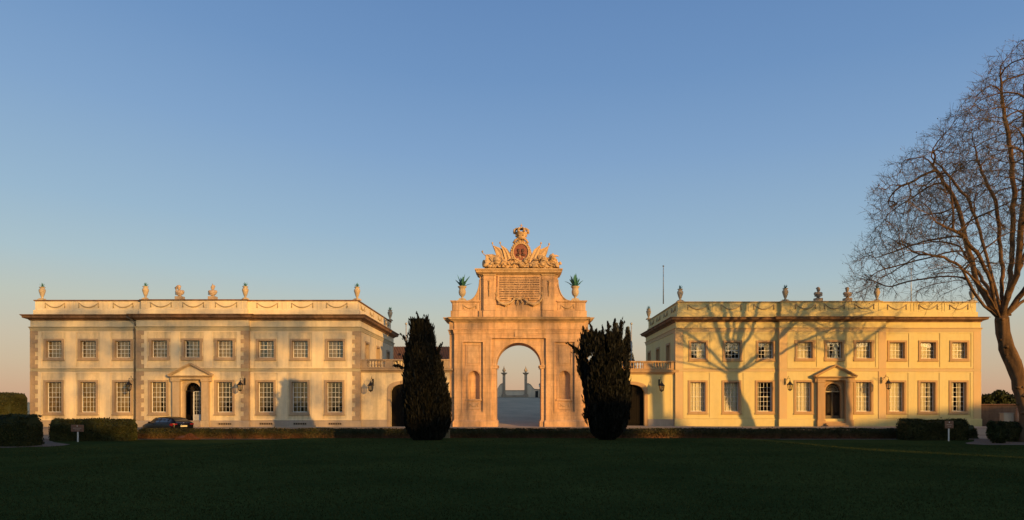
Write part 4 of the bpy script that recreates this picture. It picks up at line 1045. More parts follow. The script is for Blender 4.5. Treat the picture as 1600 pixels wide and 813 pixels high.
# ------------------------------------------------------------------ wall lanterns
def lantern(px, py, Y, h, proj, label, rz=0):
    x = X(px, Y); z = Z(py, Y)
    T = empty('wall_lantern', (x, Y, z), label, 'lantern', 'iron wall lanterns on the facades')
    b = MB(); y1 = -proj
    b.tube([(0, 0, .12), (0, y1*.3, .20), (0, y1*.62, .28), (0, y1*.86, .26), (0, y1, .18), (0, y1, .06)], .018, 6)
    sp = [(0, y1*.12+.10*math.cos(t)*(1-t/14) , -.10+.14*math.sin(t)*(1-t/14)) for t in [k*.45 for k in range(18)]]; b.tube(sp, .014, 5)
    b.tube([(0, y1*.12, .02), (0, y1*.35, .10), (0, y1*.5, .25)], .014, 5); b.box(-.06, .06, -.02, 0, -.28, .28)
    b.tube([(0, y1*.55, .28), (0, y1*.60, .42), (0, y1*.70, .44), (0, y1*.72, .36)], .012, 5)
    b.build('bracket', IRON, T, local=True)
    l = MB(); c = (0, y1, 0)
    l.lathe([(.02,.06),(.05,.05),(.06,0),(.035,-.03),(.10,-.06),(.13,-.14),(.27,-.27),(.28,-.30),(.24,-.31)], c, 6, smooth=False, caps=False)
    l.lathe([(.17,-.70),(.19,-.69),(.15,-.74),(.05,-.78),(.02,-.83)], c, 6, smooth=False)
    for k in range(6):
        a = 2*PI*k/6; l.tube([(.23*math.cos(a), y1+.23*math.sin(a), -.30), (.165*math.cos(a), y1+.165*math.sin(a), -.70)], .014, 4)
    l.build('lantern_frame', IRON, T, local=True)
    g_ = MB(); g_.lathe([(.22,-.31),(.155,-.69)], c, 6, smooth=False, caps=False); g_.build('lantern_glass', LGLASS, T, local=True, recalc=False)
    f_ = MB(); f_.lathe([(.04,-.68),(.045,-.52),(.03,-.48)], c, 8); f_.build('bulb', WHITE, T, local=True)
lantern(211.5, 596.5, 60.0-.02, 1, 1.0, 'iron lantern by the drain pipe, left of the open door')
lantern(382.5, 596.5, 59.6, 1, 1.0, 'iron lantern on the quoins right of the open door')
lantern(583, 597.5, 60.28, 1, 1.0, 'iron lantern on the gateway wall beside the left cypress')
lantern(1029.8, 598, 62.38, 1, 1.15, 'iron lantern on the yellow gateway wall, right of its dark door')
lantern(1226.5, 596.5, 61.78, 1, 1.15, 'iron lantern on the pilaster left of the shut grille door')
lantern(1377, 594.5, 61.78, 1, 1.2, 'iron lantern on the pilaster right of the shut grille door')
# thin poles
def pole(name, px, ytop, ybot, D, r, mat, label, cat):
    mb = MB(); x = X(px, D); mb.tube([(x, D, Z(ybot, D)), (x, D, Z(ytop, D))], [r, r*.6], 8); mb.ell((x, D, Z(ytop, D)), r*1.6, r*1.6, r*1.6, 8, 6)
    return tag(mb.build(name, mat), label, cat)
GREYM = simple('galvanised_pole', (0.42,0.40,0.37), 0.5, metal=.3)
pole('flagpole', 1036.5, 416, 475, 70, .055, GREYM, 'tall bare flagpole on the right mansion roof', 'flagpole')
pole('antenna_pole', 1423.5, 420, 475, 70, .05, GREYM, 'thin antenna pole on the right mansion roof behind twigs', 'pole')
pole('flagpole', 634.5, 506, 600, 85, .09, GREYM, 'pale pole rising behind the gateway wall, just left of left cypress', 'pole')
pole('flagpole', 986.5, 506, 600, 85, .09, GREYM, 'pale pole rising behind the gateway wall, right of right cypress', 'pole')
# ------------------------------------------------------------------ hedges
def hedge(name, x0, x1, y0, y1, ztop, mat, label, leaf=.07, dens=420, rnd=.12, cat='hedge', group='clipped hedges before the buildings', wob=.05, batter=.0, parent=None):
    xc, yc = (x0+x1)/2, (y0+y1)/2; zb = gz(xc, yc)
    T = tag_loc = None
    core = MB(); nx = max(2, int((x1-x0)/.4)); rows = []
    def off(x, y, z, s): return wob*noise.noise(Vector((x*.9+s, y*.9, z*1.4)))*2
    prof = [(0, zb-.1), (0, zb+(ztop-zb)*.5), (0, ztop-rnd), (rnd, ztop), (y1-y0-rnd, ztop), (y1-y0, ztop-rnd), (y1-y0, zb-.1)]
    ins = .05
    for i in range(nx+1):
        x = x0+ins+(x1-x0-2*ins)*i/nx; row = []
        for k, (d, z) in enumerate(prof):
            yy = y0+d; iy = ins if d < (y1-y0)/2 else -ins
            row.append((x, yy+iy+off(x, yy, z, 1)*(1 if k < 3 else -1), z - (ins if z > zb else 0) + (off(x, yy, 0, 5) if k in (3,4) else 0)))
        rows.append(row)
    core.grid(rows, smooth=False); core.face(rows[0]); core.face(rows[-1])
    H = ztop-zb; W = y1-y0; L = x1-x0
    nf = int(L*H*dens); nt_ = int(L*W*dens*.7); ne = int(W*H*dens)
    P = []
    u = RNG.random(nf)*L; v = RNG.random(nf)**.9*H; d = np.abs(RNG.normal(size=nf))*.04
    P.append(np.stack([x0+u, y0+d + np.maximum(0, v-(H-rnd))*1.0 - .04, zb+v], 1))
    P.append(np.stack([x0+RNG.random(nt_)*L, y0+rnd*.6+RNG.random(nt_)*(W-rnd), np.full(nt_, ztop)+RNG.normal(size=nt_)*.03], 1))
    for xe, s in ((x0, 1), (x1, -1)):
        v = RNG.random(ne)*H; P.append(np.stack([xe+s*(np.abs(RNG.normal(size=ne))*.04+np.maximum(0, v-(H-rnd))), y0+RNG.random(ne)*W, zb+v], 1))
    P = np.vstack(P)
    wv = np.array([off(a, b, c, 1) for a, b, c in P]); P[:,1] += wv; P[:,2] += wv*.6
    stray = RNG.random(len(P)) < .012; P[stray] += RNG.normal(size=(stray.sum(), 3))*.07
    V = leaf_quads(P, leaf, 1.3)
    o = quads_obj(name, V, mat, None, core)
    return tag(o, label, cat, group)
XX = lambda px, D: X(px, D)
hedge('hedge', XX(216,50.4), XX(640,50.4), 50.2, 51.1, .15, HEDGE_LOW, 'long low hedge with reddish base running from the tall hedge to the left cypress')
hedge('hedge', XX(640,50.6), XX(975,50.6), 50.3, 51.2, .15, HEDGE_LOW, 'low dark hedge between the two cypresses, before the arch')
hedge('hedge', XX(975,50.4), XX(1402,50.4), 50.2, 51.1, .15, HEDGE_LOW, 'low shaded hedge from the right cypress to the tall right hedge')
hedge('hedge', XX(76,46.8), XX(216,48.3), 46.8, 48.3, .86, HEDGE, 'tall clipped hedge behind the left brown sign', rnd=.3, wob=.09)
hedge('hedge', XX(-60,41), XX(69,42.6), 41.0, 42.6, 1.2, HEDGE, 'rounded clipped hedge at the far left front of the lawn', rnd=.45, wob=.12)
hedge('hedge', XX(-60,55), XX(43,56.4), 54.6, 56.4, 2.7, HEDGE, 'highest hedge, at the left edge beside the left mansion', rnd=.3, wob=.14, dens=300)
hedge('hedge', XX(1400,49.7), XX(1514,48.2), 48.2, 49.7, .83, HEDGE, 'dark tall clipped hedge behind the right brown sign', rnd=.25, wob=.08)
hedge('hedge', XX(1514,50.5), XX(1527,50.5), 50.4, 51.2, .25, HEDGE, 'small low bush at the right end of the right tall hedge', rnd=.3, wob=.15, cat='bush')
hedge('hedge', XX(1578,46), XX(1680,46), 46.0, 47.6, .72, HEDGE, 'dark clipped hedge at the right edge under the bare tree', rnd=.25, wob=.1)
def bush(px, D, w, h, label, mat=BUSH, n=5000, leaf=.09, cat='bush', name='bush', group=None, zb=None, trunk=False, lumps=14, seed=1):
    r = np.random.default_rng(seed); x = X(px, D); z0 = gz(x, D) if zb is None else zb
    cen = []; 
    for k in range(lumps):
        a = r.random()*2*PI; rad = w*.32*math.sqrt(r.random()); t = r.random()
        cen.append((x+rad*math.cos(a), D+rad*math.sin(a)*.8, z0+h*(.18+.62*t), w*(.16+.12*r.random())*(1.15-.5*t)))
    core = MB()
    for c in cen: core.ell(c[:3], c[3]*.75, c[3]*.75, c[3]*.75*min(1.3, h/w+.3), 8, 6, bump=.5, seed=c[0])
    per = n//lumps; P = []
    for c in cen:
        d = r.normal(size=(per, 3)); d /= np.linalg.norm(d, axis=1)[:,None]
        rr_ = c[3]*(.75+.4*r.random((per,1))); P.append(np.array(c[:3])+d*rr_*np.array([1,1,min(1.3, h/w+.3)]))
    P = np.vstack(P); P = P[P[:,2] > z0]
    V = leaf_quads(P, leaf, 1.5, rng=r)
    o = quads_obj(name, V, mat, None, core); return tag(o, label, cat, group)
bush(1557, 44.5, 1.15, 1.45, 'small dark bush before the right edge hedge on the path', seed=4, lumps=16)
# bushes and trees beyond the right wall
GT = 'dark trees and bushes beyond the right garden wall'
bush(1548, 72, 5.0, 3.2, 'broad dark evergreen bush beyond the wall, nearest the right mansion', name='tree', cat='tree', group=GT, n=9000, leaf=.2, zb=gz(44,72)-.2, seed=7, lumps=22)
bush(1578, 74, 5.5, 2.7, 'olive green bush beyond the wall, behind the bare tree trunk', name='tree', cat='tree', group=GT, n=9000, leaf=.2, zb=gz(48,74)-.2, seed=9, lumps=22)
bush(1612, 76, 7, 2.0, 'low bush beyond the wall at the right edge', name='tree', cat='tree', group=GT, n=7000, leaf=.2, zb=gz(50,76)-.2, seed=12, lumps=22)
# pale poplars far behind the right cypress
def poplar(px, D, ytop, w, label, seed):
    r = np.random.default_rng(seed); x = X(px, D); zt = Z(ytop, D); zb = gz(x, D)
    T = empty('tree', (x, D, zb), label, 'tree', 'pale poplars behind the gateway wall')
    tr = MB(); tr.tube([(x, D, zb-.5), (x, D, zt-2)], [.2, .05], 8); tr.build('trunk', BARK, T)
    n = 9000; t = r.random(n)**.8; rad = w/2*np.sin(PI*(t*.93+.05))**.6*(1-.55*t)*1.3
    a = r.random(n)*2*PI; q = np.sqrt(r.random(n)); ripple = 1+.25*np.sin(a*3+t*17)
    P = np.stack([x+rad*q*ripple*np.cos(a), D+rad*q*ripple*np.sin(a), zb+1.5+(zt-zb-1.5)*t], 1)
    V = leaf_quads(P, .22, 1.6, dirs=np.array([0,0,1.0])[None,:]*np.ones((n,1)), spread=.9, rng=r)
    quads_obj('crown', V, GREYLEAF, T)
poplar(963, 92, 506, 1.9, 'pale grey poplar seen between the cypress top and the yellow mansion', 3)
poplar(981, 94, 512, 1.5, 'smaller pale poplar by the pole right of the right cypress', 5)
# ------------------------------------------------------------------ cypresses
def cypress(table, D, label, n, seed, plumes=None, airy=0):
    r = np.random.default_rng(seed)
    ys = np.array([t[0] for t in table], float); xl = np.array([t[1] for t in table], float); xr = np.array([t[2] for t in table], float)
    zz = EYE+(PY-ys)*D/F_PX; cx = ((xl+xr)/2-PX)*D/F_PX; hw = (xr-xl)/2*D/F_PX - .07
    o_ = np.argsort(zz); zz, cx, hw = zz[o_], cx[o_], hw[o_]
    x0 = float(cx[0]); zb = gz(x0, D)
    T = empty('cypress', (x0, D, zb), label, 'cypress', 'dark cypresses flanking the arch')
    tr = MB(); tr.tube([(x0, D, zb-.1), (x0, D, zb+1.2), (float(np.interp(zb+4, zz, cx)), D, zb+4.0)], [.22, .17, .08], 10); tr.build('trunk', BARK, T)
    core = MB(); rows = []; nz = 40; sg = 28
    for i in range(nz+1):
        z = zz[0]+.12+(zz[-1]-zz[0]-.35)*i/nz; c = np.interp(z, zz, cx); h = max(.02, (np.interp(z, zz, hw)-.10)*(1-airy*smooth(zz[-1]-2.6, zz[-1]-.6, z)))
        row = []
        for k in range(sg):
            a = 2*PI*k/sg; q = h*(1+.16*noise.noise(Vector((math.cos(a)*2.2, math.sin(a)*2.2, z*.9+seed)))-.06)
            row.append((c+q*math.cos(a), D+q*math.sin(a)*.92, z))
        rows.append(row)
    core.grid(rows, closed_u=True); core.face(rows[0]); core.face(rows[-1])
    z = zz[0] + (zz[-1]-zz[0])*r.random(n)
    z = np.clip(z, zz[0]-.05, zz[-1]); c = np.interp(z, zz, cx); h = np.interp(z, zz, hw)
    a = r.random(n)*2*PI
    bum = np.array([noise.noise(Vector((math.cos(q)*2.2, math.sin(q)*2.2, zq*.9+seed))) for q, zq in zip(a, z)])
    q = h*(1+.16*bum) + np.abs(r.normal(size=n))*-.07 + .03
    P = np.stack([c+q*np.cos(a), D+q*.92*np.sin(a), z], 1)
    d = np.stack([np.cos(a)*.35, np.sin(a)*.35, np.ones(n)], 1)
    V = leaf_quads(P, .06, 3.4, dirs=d, spread=.35, rng=r)
    if airy:
        keep = np.array([not (p[2] > zz[-1]-3.0 and noise.noise(Vector(p)*1.7) < -.08) for p in P]); V = V[keep]
    # longer sprays breaking the outline
    m = n//42; i = r.integers(0, n, m); P2 = P[i] + np.stack([np.cos(a[i]), np.sin(a[i]), .7*np.ones(m)], 1)*(.05+.13*r.random(m)**2)[:,None]
    V = np.vstack([V, leaf_quads(P2, .085, 4.0, dirs=d[i]+np.array([0,0,.6]), spread=.4, rng=r)])
    if plumes:
        for (px0, py0, px1, py1, w_) in plumes:
            A_ = np.array([X(px0, D), D-.3, Z(py0, D)]); B_ = np.array([X(px1, D), D-.5, Z(py1, D)])
            B_ = A_+(B_-A_)*1.05
            k = int(np.linalg.norm(B_-A_)*300*max(w_, .12)/.2); t = r.random(k)
            bend = np.sin(t*PI)[:,None]*r.normal(size=3)*.06
            Pp = A_+(B_-A_)*t[:,None] + bend + r.normal(size=(k,3))*(w_*(1-t*.85))[:,None]*.50
            for q_ in range(4):
                s0 = A_+(B_-A_)*r.uniform(.35,.9); e0 = s0+(B_-A_)/np.linalg.norm(B_-A_)*r.uniform(.18,.5)+r.normal(size=3)*.11; kk = 26; tt_ = r.random(kk)
                Pp = np.vstack([Pp, s0+(e0-s0)*tt_[:,None]+r.normal(size=(kk,3))*(.05*(1.1-tt_))[:,None]])
            k = len(Pp)
            dd = (B_-A_)/np.linalg.norm(B_-A_); V = np.vstack([V, leaf_quads(Pp, .05, 3.0, dirs=np.ones((k,1))*dd, spread=.5, rng=r)])
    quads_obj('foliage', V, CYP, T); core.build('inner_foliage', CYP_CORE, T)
    return T
cypress([(500,646,662),(503,643,668),(510,641,675),(522,641.5,678),(547,635,681),(565,632,688),(582,631,693),(600,630,699),(613,629.4,703),(633,629.8,705.5),(657,632,703),(675,637,697),(686,643,692)], 42.8,
    'solid dark columnar cypress left of the arch', 52000, 2, [(640,545,633,528,.10),(684,560,689,540,.10),(640,580,619,572,.10),(648,515,644,500,.12),(657,512,655,498,.14),(668,515,669,500,.12)])
cypress([(521,914,966),(527,908,972),(536,905.5,976),(547,905.5,978),(560,903,980.5),(575,906,983),(590,908,984),(604,910,984.5),(620,912.5,985),(640,915.5,984),(655,919,981.5),(670,923,975.5),(680,928,969),(686,936,961)], 42.8,
    'looser ragged cypress with side sprays right of the arch', 52000, 6,
    [(914,556,891,541,.12),(908,560,897,548,.16),(908,575,899,556,.14),(915,548,910,514,.26),(922,548,921,511,.22),(930,548,929,519,.22),(940,548,940,514,.20),(950,548,948,507,.22),(958,548,959,503,.28),(966,550,968,505,.24),(974,552,977,516,.20),(978,575,982,545,.12),(912,600,903,580,.10),(915,660,911,640,.10)], airy=.65)
# ------------------------------------------------------------------ plane trees
def plane_tree(name, base, limbs, env, label, seed, ntips=5200, leaves=True, group=None, trunkpts=None, rtrunk=.5, twn=3, lab_group=None):
    """limbs: list of (points[(x,y,z)], ) hand-set boughs; env(z)->radius and crown axis; space colonisation fills the crown"""
    r = np.random.default_rng(seed)
    nodes = []; par = []
    def addpath(pts, start, step=.45):
        cur = start; prev = Vector(nodes[start]) if start is not None else Vector(pts[0])
        if start is None: nodes.append(tuple(prev)); par.append(-1); cur = 0
        P_ = [prev]+[Vector(p) for p in pts]
        for a, b in zip(P_, P_[1:]):
            L = (b-a).length
            if L < .05: continue
            n = max(1, int(L/step))
            for k in range(1, n+1):
                p = a+(b-a)*k/n + Vector(r.normal(size=3))*.035*(k < n)
                nodes.append(tuple(p)); par.append(cur); cur = len(nodes)-1
        return cur
    fork = addpath(trunkpts, None); nt0 = len(nodes)
    ends = []
    for lb in limbs:
        st = fork
        if lb[0] == 'from':
            tgt = np.array(lb[1][0]); arr = np.array(nodes); st = int(np.argmin(((arr-tgt)**2).sum(1))); pts = lb[1]
        else: pts = lb
        addpath(pts, st)
    z0, z1, axis, rad = env
    def attractors(N):
        att = []
        while len(att) < N:
            z = r.uniform(z0, z1); R = rad(z); c = axis(z)
            if R <= 0 or r.random() > min(1, (R/9.7)**1.2+.06): continue
            a = r.uniform(0, 2*PI); q = math.sqrt(r.uniform(.06, 1)) * R * (1+.10*math.sin(a*5+z*.7))
            p = (c[0]+q*math.cos(a), c[1]+q*math.sin(a)*.9, z)
            if z0 < 9 and z < 13.4 - 4.6*smooth(4.5, 8.6, q): continue
            if noise.noise(Vector(p)*.55) < -.22: continue
            att.append(p)
        return np.array(att)
    # first secondary boughs, then branchlets, then the fine outer crown
    for (N_att, step, infl, kill, jit, up) in ((ntips//26, .5, 16.0**2, 1.7**2, .10, .16), (ntips//6, .42, 9.0**2, .85**2, .12, .10), (ntips, .32, 5.0**2, .44**2, .14, .08)):
        att = attractors(max(20, N_att))
        ND = np.array(nodes); alive = np.ones(len(att), bool)
        dist = np.full(len(att), 1e9); near = np.zeros(len(att), int)
        for i0 in range(nt0, len(ND), 200):
            ch = ND[i0:i0+200]; D2 = ((att[:,None,:]-ch[None])**2).sum(2); mi = D2.argmin(1); md = D2[np.arange(len(mi)), mi]
            m = md < dist; dist[m] = md[m]; near[m] = i0+mi[m]
        alive &= dist > kill
        for it in range(220):
            act = alive & (dist < infl)
            if not act.any(): break
            idx = np.where(act)[0]; nd = near[idx]; arr = np.array(nodes)
            dirs = att[idx]-arr[nd]; dirs /= (np.linalg.norm(dirs, axis=1)[:,None]+1e-9)
            un, inv = np.unique(nd, return_inverse=True); acc = np.zeros((len(un), 3)); np.add.at(acc, inv, dirs)
            nrm = np.linalg.norm(acc, axis=1); acc /= (nrm[:,None]+1e-9)
            pd = np.array([arr[q]-arr[par[q]] if par[q] >= 0 else (0,0,1) for q in un]); pd = pd/(np.linalg.norm(pd, axis=1)[:,None]+1e-9)
            acc += pd*.45 + r.normal(size=acc.shape)*jit + np.array([0,0,up]); acc /= np.linalg.norm(acc, axis=1)[:,None]
            new = arr[un]+acc*step; n0 = len(nodes)
            for p, q in zip(new, un): nodes.append(tuple(p)); par.append(int(q))
            for i0 in range(0, len(new), 200):
                ch = new[i0:i0+200]; D2 = ((att[alive][:,None,:]-ch[None])**2).sum(2); mi = D2.argmin(1); md = D2[np.arange(len(mi)), mi]
                ai = np.where(alive)[0]; m = md < dist[ai]; dist[ai[m]] = md[m]; near[ai[m]] = n0+i0+mi[m]
            alive &= dist > kill
            if len(nodes) > 60000: break
    n = len(nodes); arr = np.array(nodes); par_ = par
    ch = [0]*n
    for p in par_:
        if p >= 0: ch[p] += 1
    tipr, ex = .0095, 2.35
    acc = np.zeros(n)
    for i in range(n-1, -1, -1):
        if ch[i] == 0: acc[i] = tipr**ex
        if par_[i] >= 0: acc[par_[i]] += acc[i]
    rad_ = acc**(1/ex)
    k_ = rtrunk/max(rad_[nt0-1], 1e-3); 
    big = rad_ > .03
    rad_ = np.where(rad_ > .02, .02+(rad_-.02)*(rtrunk-.02)/(rad_[nt0-1]-.02), rad_)
    for i in range(nt0): rad_[i] = rtrunk*(1.28-.28*i/nt0) + (.25*max(0, 1-i/3.0) if i < 3 else 0)
    # cap the bough radius near the fork
    T = empty(name, tuple(trunkpts[0]), label, 'tree', lab_group)
    tb = MB(); br = MB(); 
    def seg(mb, a, b, ra, rb, s):
        a = Vector(a); b = Vector(b); t = b-a
        if t.length < 1e-6: return
        t.normalize(); u = t.cross(Vector((.31,.2,.93))); u.normalize(); v = t.cross(u); b = b+t*ra*.25
        m = len(mb.v)
        for c, q in ((a, ra), (b, rb)):
            for k in range(s):
                th = 2*PI*k/s; mb.v.append(tuple(c+(u*math.cos(th)+v*math.sin(th))*q))
        for k in range(s): mb.f.append((m+k, m+(k+1)%s, m+s+(k+1)%s, m+s+k)); mb.sm.append(s > 3)
    # trunk: one continuous knobbly surface
    tp = [Vector(p) for p in arr[:nt0]]; rows = []
    for i, p in enumerate(tp):
        t = (tp[min(i+1, nt0-1)]-tp[max(i-1, 0)]).normalized(); u = t.cross(Vector((0,1,.0))).normalized(); v = t.cross(u)
        row = []
        for k in range(20):
            a = 2*PI*k/20; q = rad_[i]*(1+.34*noise.noise(Vector((math.cos(a)*1.3, math.sin(a)*1.3, i*.35+seed)))+.22*noise.noise(Vector((math.cos(a)*3, math.sin(a)*3, i*.8))))
            row.append(tuple(p+(u*math.cos(a)+v*math.sin(a))*q))
        rows.append(row)
    tb.grid(rows, closed_u=True); tb.ell(tuple(tp[-1]), rtrunk*1.0, rtrunk*1.0, rtrunk*1.0, 16, 10, None, .35, seed)
    rk = random.Random(seed)
    for k in range(22):
        i = rk.randrange(nt0//4, nt0); a = rk.uniform(PI*.5, PI*1.45); p = tp[i]+Vector((math.cos(a), math.sin(a)*.6-.2, 0))*rtrunk*.95
        kr = rk.uniform(.5, 1.3)*rtrunk/.43; tb.ell(tuple(p), .17*kr, .16*kr, .12*kr, 10, 7, None, .9, k)
    tb.build('trunk', BARK, T)
    for i in range(nt0, n):
        p = par_[i]; ra = min(rad_[p], rad_[i]*1.25) if p < nt0 else rad_[p]
        if p < nt0: ra = rad_[i]*1.15
        q = rad_[i]; s = 9 if q > .08 else (6 if q > .035 else (4 if q > .018 else 3))
        seg(br, arr[p], arr[i], min(ra, q*1.6), q, s)
        if q > .06 and rk.random() < .10: br.ell(tuple(arr[i]+r.normal(size=3)*q*.6), q*.55, q*.55, q*.55, 7, 5, None, .6, i)
    br.build('boughs', BARK, T, recalc=False)
    # fine twigs with hanging seed balls and last leaves
    idx = [i for i in range(nt0, n) if rad_[i] < .035]
    quads = []; tips = []
    tw = MB()
    for i in idx:
        d0 = arr[i]-arr[par_[i]]; d0 = d0/(np.linalg.norm(d0)+1e-9)
        for k in range(twn if rk.random() < .75 else twn+1):
            d = d0*1.0 + r.normal(size=3)*.5 + np.array([0,0,-.04]); d /= np.linalg.norm(d); L = r.uniform(.25, .8)
            m = arr[i]+d*L*.5; e = arr[i]+d*L+np.array([0,0,r.uniform(-.12,.08)])
            seg(tw, arr[i], m, .0085, .0065, 3); seg(tw, m, e, .0065, .004, 3)
            tips.append(e); 
            if rk.random() < .5:
                e2 = m + (r.normal(size=3)*.5+d*.5)*.35; seg(tw, m, e2, .006, .004, 3); tips.append(e2)
    tw.build('twigs', TWIG, T, recalc=False)
    if leaves:
        tips = np.array(tips); sel = RNG.random(len(tips)) < .28; P = tips[sel]+r.normal(size=(sel.sum(),3))*.05
        V = leaf_quads(P, .055, 1.2, rng=r)
        quads_obj('dry_leaves', V, leafy('dry_leaf', [(0.13,0.075,0.032),(0.19,0.10,0.04),(0.09,0.062,0.032)], trans=0.2), T)
    print(label, 'nodes', n, 'twigs', len(tips))
    return T
DT = 46.0
def tp(px, py, dy=0): return (X(px, DT+dy), DT+dy, Z(py, DT+dy))
trunk = [tp(1609,694), tp(1608,668), tp(1606,645), tp(1600,618), tp(1593,592), tp(1584,566), tp(1573,543), tp(1567,520), tp(1565,500)]
limbs = [
 [tp(1549,487,-.2), tp(1530,468,-.5), tp(1519,452,-.8), tp(1511,436,-1.0), tp(1501,417,-1.6), tp(1475,402,-2.2), tp(1440,394,-2.8), tp(1400,389,-3.2)],
 [tp(1547,478,.3), tp(1534,455,.6), tp(1525,438,.9), tp(1511,384,1.2), tp(1497,325,1.8), tp(1470,275,2.0), tp(1450,250,2.2)],
 [tp(1553,470,-.4), tp(1548,440,-.9), tp(1530,400,-1.6), tp(1505,368,-2.4), tp(1472,352,-3.4), tp(1423,318,-4.5)],
 [tp(1560,470,.2), tp(1552,440,.5), tp(1540,395,.8), tp(1528,352,1.0), tp(1511,308,1.6), tp(1478,270,2.2), tp(1455,245,2.6)],
 [tp(1565,462,.4), tp(1567,430,.9), tp(1563,384,1.6), tp(1556,315,2.4), tp(1534,270,3.2), tp(1520,220,3.6)],
 [tp(1574,462,0), tp(1580,435,0), tp(1582,384,.2), tp(1584,290,.4), tp(1576,212,.5), tp(1566,158,.5), tp(1563,105,.4)],
 [tp(1576,455,-.6), tp(1589,430,-1.2), tp(1594,380,-1.8), tp(1600,300,-2.4), tp(1603,230,-2.6), tp(1600,140,-2.4)],
 [tp(1583,478,-.2), tp(1598,458,-.6), tp(1618,430,-1.2), tp(1645,390,-1.8), tp(1680,330,-2.2), tp(1700,270,-2.5)],
 [tp(1580,487,.5), tp(1600,470,1.2), tp(1640,440,2.4), tp(1690,410,3.4), tp(1740,395,4)],
 [tp(1578,460,1.4), tp(1600,400,3.0), tp(1640,330,4.4), tp(1655,240,5.0)],
 [tp(1552,475,-1.2), tp(1535,450,-2.6), tp(1510,425,-4.2), tp(1480,410,-6.0), tp(1450,420,-7.2)],
 [tp(1558,475,1.6), tp(1540,445,3.4), tp(1520,415,5.2), tp(1495,380,7.0)],
]
_rz = [(8.0,0),(8.8,8.6),(10,8.9),(14,8.8),(15.6,7.8),(17.4,6.6),(18.9,5.2),(21.3,3.3),(23,2.3),(24.1,1.6),(25.3,0)]
def env_rad(z): return float(np.interp(z, [a for a, b in _rz], [b for a, b in _rz]))
def env_axis(z): return (X(1577, DT) + max(0, z-17)*.10, DT)
# the crown is hollow underneath: low attractors only far from the trunk
plane_tree('plane_tree', trunk[0], limbs, (8.3, 25.2, env_axis, env_rad), 'large bare plane tree with leaning knobbly trunk at the right edge', 5, trunkpts=trunk, rtrunk=.38, ntips=13000, lab_group='bare plane trees')
# a second plane, outside the frame on the right, whose shadow falls round the right doorway
x2, y2 = 45.6, 37.8
def q(dx, dy, z): return (x2+dx, y2+dy, z)
tr2 = [q(.3,0,-.6), q(.2,0,1.5), q(.0,0,4), q(-.2,0,6.5), q(-.3,0,8.6), q(-.1,0,9.9)]
lm2 = [[q(-1.2,0,11.2), q(-2.6,.2,12.6), q(-4.2,.3,13.4)], [q(-.5,.3,11.6), q(-1.0,.5,13.4), q(-1.6,.6,16)], [q(.3,-.3,11.6), q(.8,-.5,13.8), q(1.0,-.5,17)], [q(1.2,.2,11), q(2.8,.4,12.4), q(4.8,.6,13.6)], [q(-.8,-.6,10.7), q(-2.4,-1.5,11.6), q(-3.6,-2.0,11.2), q(-5,-2.6,9.5), q(-5.6,-3,7.5)]]
plane_tree('plane_tree', tr2[0], lm2, (10.8, 19, lambda z: (x2, y2), lambda z: float(np.interp(z, [10.8,12,15,19], [2,5.5,6,0]))), 'slender bare plane tree standing to the right, outside the lawn', 8, trunkpts=tr2, rtrunk=.30, ntips=900, leaves=False, twn=1, lab_group='bare plane trees')
# ------------------------------------------------------------------ the wood behind the lawn that shades it
YS = -25.0; SH = (60-YS)*math.tan(SUN_AZ); DROP = (60-YS)/math.cos(SUN_AZ)*math.tan(SUN_EL)
_hs = [(-70,-1.2),(-42,-1.25),(-37,-2.0),(-35,-3.1),(-21,-3.1),(-18,-1.9),(-10,-1.15),(0,-1.2),(8,-1.0),(10.5,-.9),(11,.2),(12.6,.2),(13.4,1.35),(14.8,1.2),(15.8,-.1),(16.6,-1.1),(22,-1.1),(24.6,-.25),(28,.15),(31,.75),(39.5,1.9),(50,2.8),(90,4)]
def screen_top(u):
    w = u-SH; return DROP + float(np.interp(w, [a for a, b in _hs], [b for a, b in _hs])) + .22*noise.noise(Vector((u*.55, 3, 0))) - 4.8*math.exp(-((u-66.3)/1.35)**4)
core = MB(); rows = []
for i in range(1441):
    u = -30+i*.125; t = screen_top(u)-.18; rows.append([(u, YS, -1), (u, YS, t*.6), (u, YS, t), (u-1.4, YS+1.8, t-.4), (u-2.2, YS+3, -1)])
core.grid(rows, smooth=False); core.face(rows[0]); core.face(rows[-1])
n = 26000; u = -30+RNG.random(n)*180; tt = np.array([screen_top(a) for a in u])
P = np.stack([u, YS-.2+RNG.random(n)*.8, tt-.15-np.abs(RNG.normal(size=n))*.5+.15], 1)
V = leaf_quads(P, .30, 1.3)
n2 = 22000; P2 = np.stack([-30+RNG.random(n2)*180, YS+2.2+RNG.random(n2)*1.6, RNG.random(n2)*13], 1); P2 = P2[P2[:,2] < np.array([screen_top(a+(b-YS)*.754) for a, b in P2[:,:2]])-.7]; V = np.vstack([V, leaf_quads(P2, .4, 1.3)])
o = quads_obj('woodland_edge', V, SCREEN, None, core); tag(o, 'dense dark wood closing the lawn behind the viewer', 'wood', kind='stuff')
